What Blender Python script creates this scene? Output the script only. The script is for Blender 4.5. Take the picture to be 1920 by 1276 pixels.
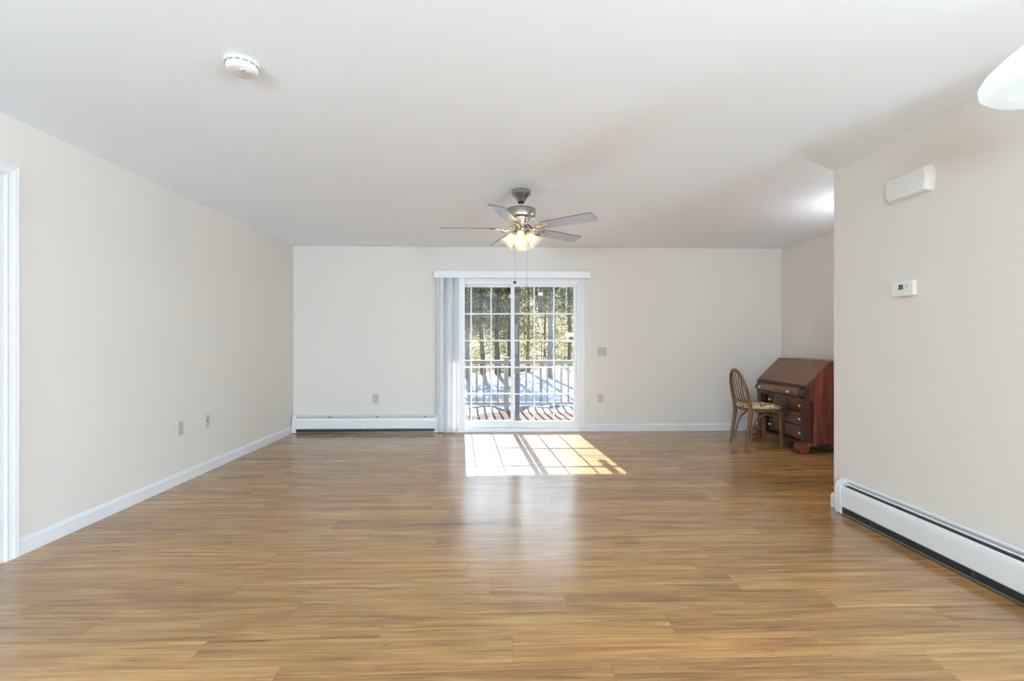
import bpy, math, random
from mathutils import Vector, Matrix
PI = math.pi
R = math.radians
for o in list(bpy.data.objects):
    bpy.data.objects.remove(o)
sc = bpy.context.scene
COL = sc.collection

# ------------------------------------------------------------ camera, world, sun, exposure
cam_d = bpy.data.cameras.new('camera')
cam_d.sensor_width = 36.0
cam_d.lens = 853.0 / 1920.0 * 36.0
cam_d.clip_start = 0.05
cam_d.clip_end = 500
cam = bpy.data.objects.new('camera', cam_d)
COL.objects.link(cam)
cam.location = (0, 0, 1.206)
cam.rotation_euler = (R(90), 0, -math.atan(23 / 853))
sc.camera = cam

sc.view_settings.view_transform = 'Standard'
sc.view_settings.look = 'None'
sc.view_settings.gamma = 1.0
sc.view_settings.use_curve_mapping = False
sc.view_settings.exposure = 0.0

world = bpy.data.worlds.new('world')
sc.world = world
world.use_nodes = True
wn = world.node_tree.nodes
wl = world.node_tree.links
wn.clear()
w_out = wn.new('ShaderNodeOutputWorld')
w_bg = wn.new('ShaderNodeBackground')
w_tc = wn.new('ShaderNodeTexCoord')
w_sep = wn.new('ShaderNodeSeparateXYZ')
w_ramp = wn.new('ShaderNodeValToRGB')
w_ramp.color_ramp.elements[0].position = 0.0
w_ramp.color_ramp.elements[0].color = (0.95, 0.95, 0.88, 1)
w_ramp.color_ramp.elements[1].position = 0.6
w_ramp.color_ramp.elements[1].color = (0.30, 0.56, 1.0, 1)
e = w_ramp.color_ramp.elements.new(0.22)
e.color = (0.70, 0.85, 1.0, 1)
wl.new(w_tc.outputs['Generated'], w_sep.inputs[0])
wl.new(w_sep.outputs['Z'], w_ramp.inputs[0])
wl.new(w_ramp.outputs[0], w_bg.inputs[0])
w_bg.inputs[1].default_value = 0.92
# bright hazy aureole around the low sun
w_dot = wn.new('ShaderNodeVectorMath'); w_dot.operation = 'DOT_PRODUCT'
w_dot.inputs[1].default_value = Vector((-0.087, 1.0, 0.44)).normalized()
wl.new(w_tc.outputs['Generated'], w_dot.inputs[0])
w_max = wn.new('ShaderNodeMath'); w_max.operation = 'MAXIMUM'; w_max.inputs[1].default_value = 0.0
wl.new(w_dot.outputs['Value'], w_max.inputs[0])
w_pow = wn.new('ShaderNodeMath'); w_pow.operation = 'POWER'; w_pow.inputs[1].default_value = 30.0
wl.new(w_max.outputs[0], w_pow.inputs[0])
w_mul = wn.new('ShaderNodeMath'); w_mul.operation = 'MULTIPLY'; w_mul.inputs[1].default_value = 9.0
wl.new(w_pow.outputs[0], w_mul.inputs[0])
w_bg2 = wn.new('ShaderNodeBackground'); w_bg2.inputs[0].default_value = (0.72, 0.87, 1.0, 1)
wl.new(w_mul.outputs[0], w_bg2.inputs[1])
w_add = wn.new('ShaderNodeAddShader')
wl.new(w_bg.outputs[0], w_add.inputs[0]); wl.new(w_bg2.outputs[0], w_add.inputs[1])
wl.new(w_add.outputs[0], w_out.inputs[0])


def light(name, kind, loc, energy, color=(1, 1, 1), parent=None, **kw):
    d = bpy.data.lights.new(name, kind)
    d.energy = energy
    d.color = color
    for k, v in kw.items():
        setattr(d, k, v)
    o = bpy.data.objects.new(name, d)
    o.location = loc
    COL.objects.link(o)
    if parent:
        o.parent = parent
    return o


sun = light('sun', 'SUN', (0, 30, 18), 34.0, (0.90, 0.95, 1.0), angle=R(0.5))
sun.rotation_euler = Vector((0.087, -1.0, -0.485)).to_track_quat('-Z', 'Y').to_euler()

FAN_W = 0.22       # each of the four bulbs in the fan
DINE_L = 26.0
REAR_W = 760.0     # each unseen globe added to fill the room
PEND_W = 0.16
ALC_W = 30.0

try:
    sc.cycles.use_denoising = True
    sc.cycles.max_bounces = 14
    sc.cycles.diffuse_bounces = 6
    sc.cycles.transparent_max_bounces = 24
    sc.cycles.sample_clamp_indirect = 6.0
except Exception:
    pass


# ------------------------------------------------------------ materials
def lin(c):
    return tuple(((x / 255) / 12.92 if x / 255 <= 0.04045 else ((x / 255 + 0.055) / 1.055) ** 2.4) for x in c)


def mat(name, col, rough=0.5, metal=0.0, spec=0.5, **kw):
    m = bpy.data.materials.new(name)
    m.use_nodes = True
    b = m.node_tree.nodes['Principled BSDF']
    b.inputs['Base Color'].default_value = (*lin(col), 1)
    b.inputs['Roughness'].default_value = rough
    b.inputs['Metallic'].default_value = metal
    b.inputs['Specular IOR Level'].default_value = spec
    for k, v in kw.items():
        b.inputs[k.replace('_', ' ')].default_value = v
    return m


class NT:
    def __init__(s, m):
        s.m = m
        s.n = m.node_tree.nodes
        s.l = m.node_tree.links
        s.b = s.n.get('Principled BSDF')

    def node(s, t, **kw):
        n = s.n.new(t)
        for k, v in kw.items():
            setattr(n, k, v)
        return n

    def val(s, sock, v):
        if hasattr(v, 'is_output') or isinstance(v, bpy.types.NodeSocket):
            s.l.new(v, sock)
        else:
            sock.default_value = v

    def math(s, op, a, b=None, c=None):
        n = s.n.new('ShaderNodeMath')
        n.operation = op
        s.val(n.inputs[0], a)
        if b is not None:
            s.val(n.inputs[1], b)
        if c is not None:
            s.val(n.inputs[2], c)
        return n.outputs[0]

    def comb(s, x, y, z):
        n = s.n.new('ShaderNodeCombineXYZ')
        for i, v in enumerate((x, y, z)):
            s.val(n.inputs[i], v)
        return n.outputs[0]

    def noise(s, vec, scale=1.0, detail=4.0, rough=0.55, dist=0.0):
        n = s.n.new('ShaderNodeTexNoise')
        s.l.new(vec, n.inputs['Vector'])
        n.inputs['Scale'].default_value = scale
        n.inputs['Detail'].default_value = detail
        n.inputs['Roughness'].default_value = rough
        n.inputs['Distortion'].default_value = dist
        return n.outputs[0]

    def ramp(s, fac, stops, interp='LINEAR'):
        n = s.n.new('ShaderNodeValToRGB')
        n.color_ramp.interpolation = interp
        cr = n.color_ramp
        while len(cr.elements) < len(stops):
            cr.elements.new(0.5)
        for e, (p, c) in zip(cr.elements, stops):
            e.position = p
            e.color = (*c, 1) if len(c) == 3 else c
        s.l.new(fac, n.inputs[0])
        return n.outputs[0]

    def mix(s, fac, a, b, mode='MIX'):
        n = s.n.new('ShaderNodeMix')
        n.data_type = 'RGBA'
        n.blend_type = mode
        s.val(n.inputs[0], fac)
        for i, v in ((6, a), (7, b)):
            if isinstance(v, tuple):
                v = (*v, 1) if len(v) == 3 else v
            s.val(n.inputs[i], v)
        return n.outputs[2]

    def bump(s, h, strength=0.1, dist=0.01):
        n = s.n.new('ShaderNodeBump')
        n.inputs['Strength'].default_value = strength
        n.inputs['Distance'].default_value = dist
        s.l.new(h, n.inputs['Height'])
        s.l.new(n.outputs[0], s.b.inputs['Normal'])


def paint(name, col, rough=0.6, bump=0.03, spec=0.3):
    m = mat(name, col, rough, spec=spec)
    t = NT(m)
    tc = t.node('ShaderNodeTexCoord').outputs['Object']
    t.bump(t.noise(tc, 90.0, 3.0), bump, 0.004)
    return m


def wood(name, dark, mid, light_, axis='Z', scale=1.0, rough=0.35, spec=0.5):
    """straight-grained furniture wood, grain along the given axis"""
    m = mat(name, mid, rough, spec=spec)
    t = NT(m)
    tc = t.node('ShaderNodeTexCoord').outputs['Object']
    mp = t.node('ShaderNodeMapping')
    s = [14 * scale, 14 * scale, 14 * scale]
    s['XYZ'.index(axis)] = 1.1 * scale
    mp.inputs['Scale'].default_value = s
    t.l.new(tc, mp.inputs[0])
    a = t.noise(mp.outputs[0], 1.3, 6.0, 0.6, 0.6)
    b = t.noise(mp.outputs[0], 6.0, 4.0, 0.65)
    f = t.math('ADD', t.math('MULTIPLY', a, 0.7), t.math('MULTIPLY', b, 0.3))
    c = t.ramp(f, [(0.30, lin(dark)), (0.5, lin(mid)), (0.70, lin(light_))])
    t.l.new(c, t.b.inputs['Base Color'])
    t.bump(b, 0.05, 0.003)
    return m


M = {}
M['wall'] = paint('greige_wall_paint', (220, 213, 205), 0.65)
M['ceil'] = paint('white_ceiling_paint', (241, 246, 253), 0.75)
M['trim'] = mat('white_trim_paint', (223, 223, 224), 0.35, spec=0.45)
M['vinyl'] = mat('white_vinyl', (232, 232, 234), 0.32, spec=0.45)
M['enamel'] = mat('white_enamel_metal', (226, 226, 226), 0.28, spec=0.5)
M['plastic'] = mat('white_plastic', (224, 223, 220), 0.35)
M['ivory'] = mat('ivory_plastic', (194, 186, 166), 0.4)
M['plate'] = mat('grey_white_plastic', (184, 181, 175), 0.4)
M['slotdark'] = mat('dark_slot', (30, 32, 35), 0.5)
M['heaterdark'] = mat('heater_interior_grey_metal', (72, 78, 86), 0.4, 0.5)
M['aluminium'] = mat('aluminium_fins', (150, 152, 155), 0.35, 0.9)
M['vane'] = mat('white_blind_vane', (244, 244, 246), 0.45)
M['nickel'] = mat('brushed_nickel', (176, 172, 167), 0.22, 1.0)
M['nickel2'] = mat('polished_nickel', (215, 208, 196), 0.16, 1.0)
M['black'] = mat('black_rubber', (22, 22, 24), 0.5)
M['blade'] = mat('fan_blade_laminate', (160, 161, 174), 0.20, spec=0.9, Coat_Weight=0.6, Coat_Roughness=0.12)
M['bladeedge'] = mat('fan_blade_dark_edge', (84, 72, 66), 0.4)
M['screen'] = mat('display_grey', (88, 92, 82), 0.25)
M['buttons'] = mat('button_grey', (178, 174, 170), 0.4)
M['bronze'] = mat('dark_screen_door_frame', (70, 68, 84), 0.4)
M['greyrail'] = mat('grey_deck_paint', (126, 122, 120), 0.6)
M['iron'] = mat('black_wrought_iron', (32, 32, 36), 0.5)
M['feedertube'] = mat('dark_seed_tube', (64, 54, 54), 0.3)
M['feederwhite'] = mat('pale_feeder_band', (216, 214, 200), 0.4)
M['feederwood'] = mat('weathered_feeder_wood', (206, 196, 184), 0.7)
M['brownpanel'] = mat('brown_feeder_panel', (92, 68, 58), 0.7)

# glass: clear pane with real mirror reflection rising towards grazing angles
m = bpy.data.materials.new('window_glass')
m.use_nodes = True
t = NT(m)
t.n.clear()
out = t.node('ShaderNodeOutputMaterial')
tr = t.node('ShaderNodeBsdfTransparent')
tr.inputs[0].default_value = (0.97, 0.985, 0.98, 1)
gl = t.node('ShaderNodeBsdfGlossy')
gl.inputs['Roughness'].default_value = 0.0
lw = t.node('ShaderNodeLayerWeight')
lw.inputs[0].default_value = 0.5
f = t.math('MULTIPLY_ADD', t.math('POWER', lw.outputs['Facing'], 5.0), 0.96, 0.04)
mx = t.node('ShaderNodeMixShader')
t.l.new(f, mx.inputs[0]); t.l.new(tr.outputs[0], mx.inputs[1]); t.l.new(gl.outputs[0], mx.inputs[2])
t.l.new(mx.outputs[0], out.inputs[0])
M['glass'] = m

# insect screen
m = bpy.data.materials.new('insect_screen_mesh')
m.use_nodes = True
t = NT(m)
t.n.clear()
out = t.node('ShaderNodeOutputMaterial')
tr = t.node('ShaderNodeBsdfTransparent')
df = t.node('ShaderNodeBsdfDiffuse')
df.inputs[0].default_value = (0.03, 0.03, 0.035, 1)
mx = t.node('ShaderNodeMixShader')
mx.inputs[0].default_value = 0.16
t.l.new(tr.outputs[0], mx.inputs[1]); t.l.new(df.outputs[0], mx.inputs[2]); t.l.new(mx.outputs[0], out.inputs[0])
M['mesh'] = m


def frosted(name, col, through, trans=0.55):
    m = bpy.data.materials.new(name)
    m.use_nodes = True
    t = NT(m)
    t.n.clear()
    out = t.node('ShaderNodeOutputMaterial')
    a = t.node('ShaderNodeBsdfTranslucent'); a.inputs[0].default_value = (*col, 1)
    d = t.node('ShaderNodeBsdfDiffuse'); d.inputs[0].default_value = (*col, 1)
    tr = t.node('ShaderNodeBsdfTransparent'); tr.inputs[0].default_value = (*col, 1)
    g = t.node('ShaderNodeBsdfGlossy'); g.inputs['Roughness'].default_value = 0.08
    m1 = t.node('ShaderNodeMixShader'); m1.inputs[0].default_value = 1 - trans
    m2 = t.node('ShaderNodeMixShader'); m2.inputs[0].default_value = through
    m3 = t.node('ShaderNodeMixShader'); m3.inputs[0].default_value = 0.06
    t.l.new(a.outputs[0], m1.inputs[1]); t.l.new(d.outputs[0], m1.inputs[2])
    t.l.new(m1.outputs[0], m2.inputs[1]); t.l.new(tr.outputs[0], m2.inputs[2])
    t.l.new(m2.outputs[0], m3.inputs[1]); t.l.new(g.outputs[0], m3.inputs[2])
    t.l.new(m3.outputs[0], out.inputs[0])
    return m


M['awning'] = frosted('translucent_awning_fabric', (0.93, 0.95, 0.97), 0.0, 0.62)
M['shade'] = frosted('frosted_bell_glass', (0.93, 0.88, 0.76), 0.55)
M['bowl'] = frosted('white_glass_bowl', (0.92, 0.95, 0.95), 0.28)


def emit(name, col, strength):
    m = bpy.data.materials.new(name)
    m.use_nodes = True
    t = NT(m)
    t.n.clear()
    out = t.node('ShaderNodeOutputMaterial')
    e = t.node('ShaderNodeEmission')
    e.inputs[0].default_value = (*col, 1)
    e.inputs[1].default_value = strength
    t.l.new(e.outputs[0], out.inputs[0])
    return m


M['bulb'] = emit('glowing_bulb', (1.0, 0.78, 0.46), 7.0)
M['fillglobe'] = emit('fill_globe_glow', (0.57, 0.81, 1.0), REAR_W / (4 * PI * 0.42 ** 2) / PI)
M['dinefill'] = emit('dining_fill_glow', (0.68, 0.85, 1.0), DINE_L)
M['daywin'] = emit('daylit_window_pane', (1.0, 0.95, 0.93), 3.2)

# laminate floor: 15.5 cm planks running left to right
m = mat('oak_laminate_floor', (178, 135, 88), 0.3, spec=1.0)
t = NT(m)
tc = t.node('ShaderNodeTexCoord').outputs['Object']
sp = t.node('ShaderNodeSeparateXYZ'); t.l.new(tc, sp.inputs[0])
PW, PL = 0.1545, 1.22
yr = t.math('DIVIDE', t.math('ADD', sp.outputs[1], 10.037), PW)
row = t.math('FLOOR', yr)
yf = t.math('SUBTRACT', yr, row)
wn1 = t.node('ShaderNodeTexWhiteNoise', noise_dimensions='1D'); t.l.new(row, wn1.inputs['W'])
xr = t.math('DIVIDE', t.math('ADD', sp.outputs[0], t.math('MULTIPLY_ADD', wn1.outputs['Value'], 5.0, 20.0)), PL)
pl = t.math('FLOOR', xr)
xf = t.math('SUBTRACT', xr, pl)
wn2 = t.node('ShaderNodeTexWhiteNoise', noise_dimensions='2D'); t.l.new(t.comb(row, pl, 0.0), wn2.inputs['Vector'])
pid = wn2.outputs['Value']
# strips printed within a plank
sy = t.math('MULTIPLY', yf, 2.0)
sr = t.math('FLOOR', sy)
wn3 = t.node('ShaderNodeTexWhiteNoise', noise_dimensions='3D')
t.l.new(t.comb(row, pl, t.math('ADD', sr, 3.3)), wn3.inputs['Vector'])
off = t.math('MULTIPLY', pid, 37.0)
gv = t.comb(t.math('MULTIPLY_ADD', sp.outputs[0], 1.0, off), t.math('MULTIPLY_ADD', sp.outputs[1], 15.0, off), off)
g1 = t.noise(gv, 1.6, 6.0, 0.62, 0.9)
gv2 = t.comb(t.math('MULTIPLY_ADD', sp.outputs[0], 2.2, off), t.math('MULTIPLY', sp.outputs[1], 95.0), off)
g2 = t.noise(gv2, 1.2, 4.0, 0.6, 0.3)
gv3 = t.comb(t.math('MULTIPLY_ADD', sp.outputs[0], 2.4, off), t.math('MULTIPLY_ADD', sp.outputs[1], 13.0, off), off)
g3 = t.noise(gv3, 2.4, 3.0, 0.6, 1.8)
tone = t.math('ADD', t.math('MULTIPLY', g1, 0.62), t.math('MULTIPLY', g2, 0.38))
base = t.ramp(tone, [(0.28, lin((84, 56, 34))), (0.42, lin((142, 103, 64))), (0.55, lin((168, 128, 80))), (0.72, lin((202, 164, 110)))])
pt = t.ramp(pid, [(0.0, (0.74, 0.70, 0.68)), (0.3, (0.93, 0.90, 0.86)), (0.55, (1.0, 1.0, 0.96)), (0.8, (1.04, 0.96, 0.86)), (1.0, (1.10, 1.10, 1.06))])
base = t.mix(1.0, base, pt, 'MULTIPLY')
st = t.ramp(wn3.outputs['Value'], [(0.0, (0.9, 0.88, 0.86)), (1.0, (1.05, 1.05, 1.04))])
base = t.mix(1.0, base, st, 'MULTIPLY')
knot = t.ramp(g3, [(0.63, (0, 0, 0)), (0.74, (1, 1, 1))])
base = t.mix(t.math('MULTIPLY', knot, 0.55), base, lin((104, 66, 40)))
# seams
e1 = t.math('LESS_THAN', yf, 0.012)
e2 = t.math('LESS_THAN', xf, 0.0016)
seam = t.math('MAXIMUM', e1, e2)
base = t.mix(t.math('MULTIPLY', seam, 0.55), base, lin((88, 58, 36)))
t.l.new(base, t.b.inputs['Base Color'])
sm = t.noise(tc, 2.2, 4.0, 0.6, 1.6)
rg = t.math('MULTIPLY_ADD', sm, 0.05, 0.185)
t.l.new(rg, t.b.inputs['Roughness'])
hb = t.math('SUBTRACT', t.math('MULTIPLY', g2, 0.5), t.math('MULTIPLY', seam, 1.2))
t.bump(hb, 0.025, 0.004)
M['floor'] = m

M['deskside'] = wood('red_mahogany', (44, 20, 14), (104, 50, 32), (146, 78, 48), 'Z', 1.2, 0.32)
M['desklid'] = wood('mahogany_lid', (80, 52, 32), (106, 70, 44), (122, 80, 52), 'X', 0.6, 0.30)
M['deskdark'] = wood('dark_mahogany', (34, 17, 13), (64, 34, 26), (88, 46, 32), 'Z', 1.0, 0.32)
M['deskdrawer'] = wood('flame_mahogany', (42, 20, 14), (84, 42, 28), (118, 62, 38), 'Z', 0.7, 0.25)
M['frieze'] = wood('brown_mahogany', (70, 42, 26), (104, 66, 40), (134, 88, 54), 'Y', 0.8, 0.28)
M['chairwood'] = wood('brown_bentwood', (62, 40, 20), (104, 68, 32), (138, 90, 42), 'Z', 1.5, 0.35)
M['knobglass'] = mat('clear_glass_knob', (196, 186, 178), 0.08, 0.0, 0.8)
M['brass'] = mat('old_brass', (120, 98, 60), 0.35, 1.0)
M['deckwood'] = wood('brown_deck_boards', (62, 44, 37), (84, 61, 52), (104, 80, 68), 'X', 0.5, 0.9, 0.05)

m = mat('floral_tapestry', (190, 172, 130), 0.9, spec=0.1)
t = NT(m)
tc = t.node('ShaderNodeTexCoord').outputs['Object']
vo = t.node('ShaderNodeTexVoronoi'); vo.inputs['Scale'].default_value = 48.0
nz = t.node('ShaderNodeTexNoise'); nz.inputs['Scale'].default_value = 30.0
t.l.new(tc, nz.inputs[0])
va = t.node('ShaderNodeVectorMath', operation='ADD')
vs = t.node('ShaderNodeVectorMath', operation='SCALE'); vs.inputs['Scale'].default_value = 0.05
t.l.new(nz.outputs['Color'], vs.inputs[0]); t.l.new(tc, va.inputs[0]); t.l.new(vs.outputs[0], va.inputs[1])
t.l.new(va.outputs[0], vo.inputs['Vector'])
sc_ = t.node('ShaderNodeSeparateColor'); t.l.new(vo.outputs['Color'], sc_.inputs[0])
c = t.ramp(sc_.outputs[0], [(0.0, lin((206, 190, 150))), (0.42, lin((58, 50, 48))), (0.60, lin((196, 172, 112))), (0.74, lin((128, 52, 44))), (0.84, lin((96, 100, 70))), (0.92, lin((220, 206, 168)))], 'CONSTANT')
t.l.new(c, t.b.inputs['Base Color'])
M['tapestry'] = m
M['welt'] = mat('beige_cushion_edge', (176, 158, 132), 0.9, spec=0.1)

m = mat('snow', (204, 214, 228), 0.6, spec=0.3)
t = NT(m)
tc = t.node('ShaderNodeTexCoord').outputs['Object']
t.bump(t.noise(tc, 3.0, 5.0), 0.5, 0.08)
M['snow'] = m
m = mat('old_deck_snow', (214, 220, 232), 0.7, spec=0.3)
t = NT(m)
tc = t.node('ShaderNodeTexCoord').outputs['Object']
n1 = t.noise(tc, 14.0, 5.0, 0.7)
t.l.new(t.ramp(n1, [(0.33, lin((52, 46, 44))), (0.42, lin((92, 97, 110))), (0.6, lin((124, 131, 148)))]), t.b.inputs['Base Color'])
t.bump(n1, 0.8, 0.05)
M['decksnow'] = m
m = mat('leaf_litter', (120, 98, 60), 0.9, spec=0.1)
t = NT(m)
tc = t.node('ShaderNodeTexCoord').outputs['Object']
t.l.new(t.ramp(t.noise(tc, 4.0, 6.0, 0.75), [(0.40, lin((70, 56, 34))), (0.55, lin((150, 126, 78))), (0.7, lin((200, 180, 130)))]), t.b.inputs['Base Color'])
M['litter'] = m


def bark(name, a, b):
    m = mat(name, a, 0.9, spec=0.1)
    t = NT(m)
    tc = t.node('ShaderNodeTexCoord').outputs['Object']
    mp = t.node('ShaderNodeMapping'); mp.inputs['Scale'].default_value = (18, 18, 2.5)
    t.l.new(tc, mp.inputs[0])
    n = t.noise(mp.outputs[0], 1.0, 5.0, 0.65)
    t.l.new(t.ramp(n, [(0.35, lin(a)), (0.65, lin(b))]), t.b.inputs['Base Color'])
    t.bump(n, 0.5, 0.03)
    return m


M['bark_brown'] = bark('dark_brown_bark', (62, 46, 34), (108, 82, 60))
M['bark_grey'] = bark('purple_grey_bark', (124, 112, 112), (168, 154, 152))
M['bark_gold'] = bark('golden_brown_bark', (124, 92, 52), (170, 130, 78))
M['bark_dark'] = bark('blackish_bark', (40, 34, 28), (70, 60, 48))


def leaf(name, col, trans):
    m = bpy.data.materials.new(name)
    m.use_nodes = True
    t = NT(m)
    t.n.clear()
    out = t.node('ShaderNodeOutputMaterial')
    d = t.node('ShaderNodeBsdfDiffuse'); d.inputs[0].default_value = (*lin(col), 1)
    a = t.node('ShaderNodeBsdfTranslucent'); a.inputs[0].default_value = (*lin(trans), 1)
    mx = t.node('ShaderNodeMixShader'); mx.inputs[0].default_value = 0.45
    t.l.new(d.outputs[0], mx.inputs[1]); t.l.new(a.outputs[0], mx.inputs[2]); t.l.new(mx.outputs[0], out.inputs[0])
    return m


M['needle_dark'] = leaf('dark_needles', (34, 44, 30), (40, 50, 26))
M['needle_mid'] = leaf('green_needles', (78, 90, 58), (96, 102, 52))
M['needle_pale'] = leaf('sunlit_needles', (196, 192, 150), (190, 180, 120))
M['leaf_gold'] = leaf('golden_leaves', (166, 144, 94), (160, 136, 80))
M['leaf_cream'] = leaf('pale_cream_leaves', (236, 226, 186), (222, 204, 150))
M['leaf_olive'] = leaf('olive_leaves', (96, 92, 58), (102, 98, 52))


# ------------------------------------------------------------ mesh helpers
class MB:
    def __init__(s):
        s.v = []; s.f = []; s.mi = []

    def add(s, vs, fs, mi=0, mx=None):
        n = len(s.v)
        for p in vs:
            p = Vector(p)
            s.v.append(mx @ p if mx else p)
        for f in fs:
            s.f.append([i + n for i in f]); s.mi.append(mi)
        return s

    def box(s, x0, x1, y0, y1, z0, z1, mi=0, mx=None):
        vs = [(x0, y0, z0), (x1, y0, z0), (x1, y1, z0), (x0, y1, z0), (x0, y0, z1), (x1, y0, z1), (x1, y1, z1), (x0, y1, z1)]
        fs = [(0, 3, 2, 1), (4, 5, 6, 7), (0, 1, 5, 4), (1, 2, 6, 5), (2, 3, 7, 6), (3, 0, 4, 7)]
        return s.add(vs, fs, mi, mx)

    def lathe(s, prof, seg=32, mi=0, mx=None, caps=True):
        vs = []; fs = []
        for r, z in prof:
            for k in range(seg):
                a = 2 * PI * k / seg
                vs.append((r * math.cos(a), r * math.sin(a), z))
        for i in range(len(prof) - 1):
            for k in range(seg):
                k2 = (k + 1) % seg
                fs.append((i * seg + k, i * seg + k2, (i + 1) * seg + k2, (i + 1) * seg + k))
        if caps:
            fs.append(tuple(range(seg - 1, -1, -1)))
            fs.append(tuple((len(prof) - 1) * seg + k for k in range(seg)))
        return s.add(vs, fs, mi, mx)

    def tube(s, pts, rad, seg=10, mi=0, mx=None, flat=1.0, up=None):
        pts = [Vector(p) for p in pts]
        rs = rad if isinstance(rad, (list, tuple)) else [rad] * len(pts)
        vs = []; fs = []
        prev = None
        for i, p in enumerate(pts):
            d = (pts[min(i + 1, len(pts) - 1)] - pts[max(i - 1, 0)]).normalized()
            if prev is None:
                u = Vector(up) if up else (Vector((0, 0, 1)) if abs(d.z) < 0.9 else Vector((1, 0, 0)))
            else:
                u = prev
            u = (u - d * u.dot(d)).normalized()
            prev = u
            w = d.cross(u)
            for k in range(seg):
                a = 2 * PI * k / seg
                vs.append(p + (u * math.cos(a) + w * math.sin(a) * flat) * rs[i])
        for i in range(len(pts) - 1):
            for k in range(seg):
                k2 = (k + 1) % seg
                fs.append((i * seg + k, i * seg + k2, (i + 1) * seg + k2, (i + 1) * seg + k))
        fs.append(tuple(range(seg - 1, -1, -1)))
        fs.append(tuple((len(pts) - 1) * seg + k for k in range(seg)))
        return s.add(vs, fs, mi, mx)

    def prism(s, poly, a0, a1, axis='X', mi=0, mx=None):
        """poly in the two other axes (YZ for X, XZ for Y, XY for Z), extruded a0..a1"""
        n = len(poly)

        def mk(a, p):
            return {'X': (a, p[0], p[1]), 'Y': (p[0], a, p[1]), 'Z': (p[0], p[1], a)}[axis]
        vs = [mk(a0, p) for p in poly] + [mk(a1, p) for p in poly]
        fs = [tuple(range(n - 1, -1, -1)), tuple(range(n, 2 * n))]
        for i in range(n):
            j = (i + 1) % n
            fs.append((i, j, n + j, n + i))
        return s.add(vs, fs, mi, mx)

    def build(s, name, mats, parent=None, smooth=None, bevel=0.0, loc=None, bseg=2):
        me = bpy.data.meshes.new(name)
        me.from_pydata([tuple(v) for v in s.v], [], s.f)
        me.validate()
        if not isinstance(mats, (list, tuple)):
            mats = [mats]
        for m_ in mats:
            me.materials.append(m_)
        if len(mats) > 1 and len(me.polygons) == len(s.mi):
            me.polygons.foreach_set('material_index', s.mi)
        import bmesh
        bm = bmesh.new(); bm.from_mesh(me)
        bmesh.ops.recalc_face_normals(bm, faces=bm.faces)
        bm.to_mesh(me); bm.free()
        o = bpy.data.objects.new(name, me)
        COL.objects.link(o)
        if parent:
            o.parent = parent
        if loc:
            o.location = loc
        if smooth is not None:
            me.polygons.foreach_set('use_smooth', [True] * len(me.polygons))
            try:
                me.set_sharp_from_angle(angle=R(smooth))
            except Exception:
                pass
        if bevel:
            b = o.modifiers.new('bevel', 'BEVEL')
            b.width = bevel; b.segments = bseg; b.limit_method = 'ANGLE'; b.angle_limit = R(40)
            b.harden_normals = False
        return o


def raw(mb, name, mats, parent=None, loc=None):
    """build without normal recalculation (foliage)"""
    me = bpy.data.meshes.new(name)
    me.from_pydata([tuple(v) for v in mb.v], [], mb.f)
    for m_ in mats:
        me.materials.append(m_)
    me.polygons.foreach_set('material_index', mb.mi)
    o = bpy.data.objects.new(name, me)
    COL.objects.link(o)
    if parent:
        o.parent = parent
    if loc:
        o.location = loc
    return o


def thing(name, label, cat, loc=(0, 0, 0), rz=0.0, group=None):
    o = bpy.data.objects.new(name, None)
    COL.objects.link(o)
    o.empty_display_size = 0.1
    o.location = loc
    o.rotation_euler = (0, 0, rz)
    o['label'] = label; o['category'] = cat
    if group:
        o['group'] = group
    return o


def tag(o, label, cat, group=None):
    o['label'] = label; o['category'] = cat
    if group:
        o['group'] = group
    return o


def struct(o):
    o['kind'] = 'structure'
    return o


def arc(n, a0, a1):
    return [a0 + (a1 - a0) * i / (n - 1) for i in range(n)]


# ------------------------------------------------------------ the room shell
H = 2.44
XL, XR, YB, YR = -2.70, 3.793, 6.03, -4.6
XP, YP = 2.43, 3.245            # partition face and its free end
T = 0.12

struct(MB().box(-4.2, 6.0, YR - 0.1, YB + 0.15, -0.12, 0.0).build('floor', M['floor']))
struct(MB().box(-4.2, 6.0, YR - 0.1, YB + 0.15, H, H + 0.12).build('ceiling', M['ceil']))
# back wall with the patio door opening
DX0, DX1, DZ = -0.735, 1.065, 2.0
struct(MB().box(XL - T, DX0, YB, YB + 0.15, 0, H).box(DX1, XR + T, YB, YB + 0.15, 0, H).box(DX0, DX1, YB, YB + 0.15, DZ, H).build('wall_back', M['wall']))
# left wall with a doorway
LY0, LY1, LZ = 1.72, 2.545, 2.10
struct(MB().box(XL - T, XL, YR, LY0, 0, H).box(XL - T, XL, LY1, YB, 0, H).box(XL - T, XL, LY0, LY1, LZ, H).build('wall_left', M['wall']))
struct(MB().box(XR, XR + T, 1.32, YB, 0, H).build('wall_right', M['wall']))
struct(MB().box(XP, XP + T, 1.20, YP, 0, H).build('wall_partition', M['wall']))
struct(MB().box(XP + T, 5.7, 1.20, 1.32, 0, H).build('wall_alcove', M['wall']))
struct(MB().box(XL - T, 5.7, YR - 0.1, YR, 0, H).build('wall_rear', M['wall']))
struct(MB().box(5.6, 5.7, YR, 1.2, 0, H).build('wall_dining', M['wall']))
struct(MB().box(-4.1, -4.0, 1.0, 3.3, 0, H).box(-4.0, XL - T, 1.0, 1.1, 0, H).box(-4.0, XL - T, 3.2, 3.3, 0, H).build('wall_hall', M['wall']))

# baseboards: bevelled top
BBH, BBT = 0.098, 0.014


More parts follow.
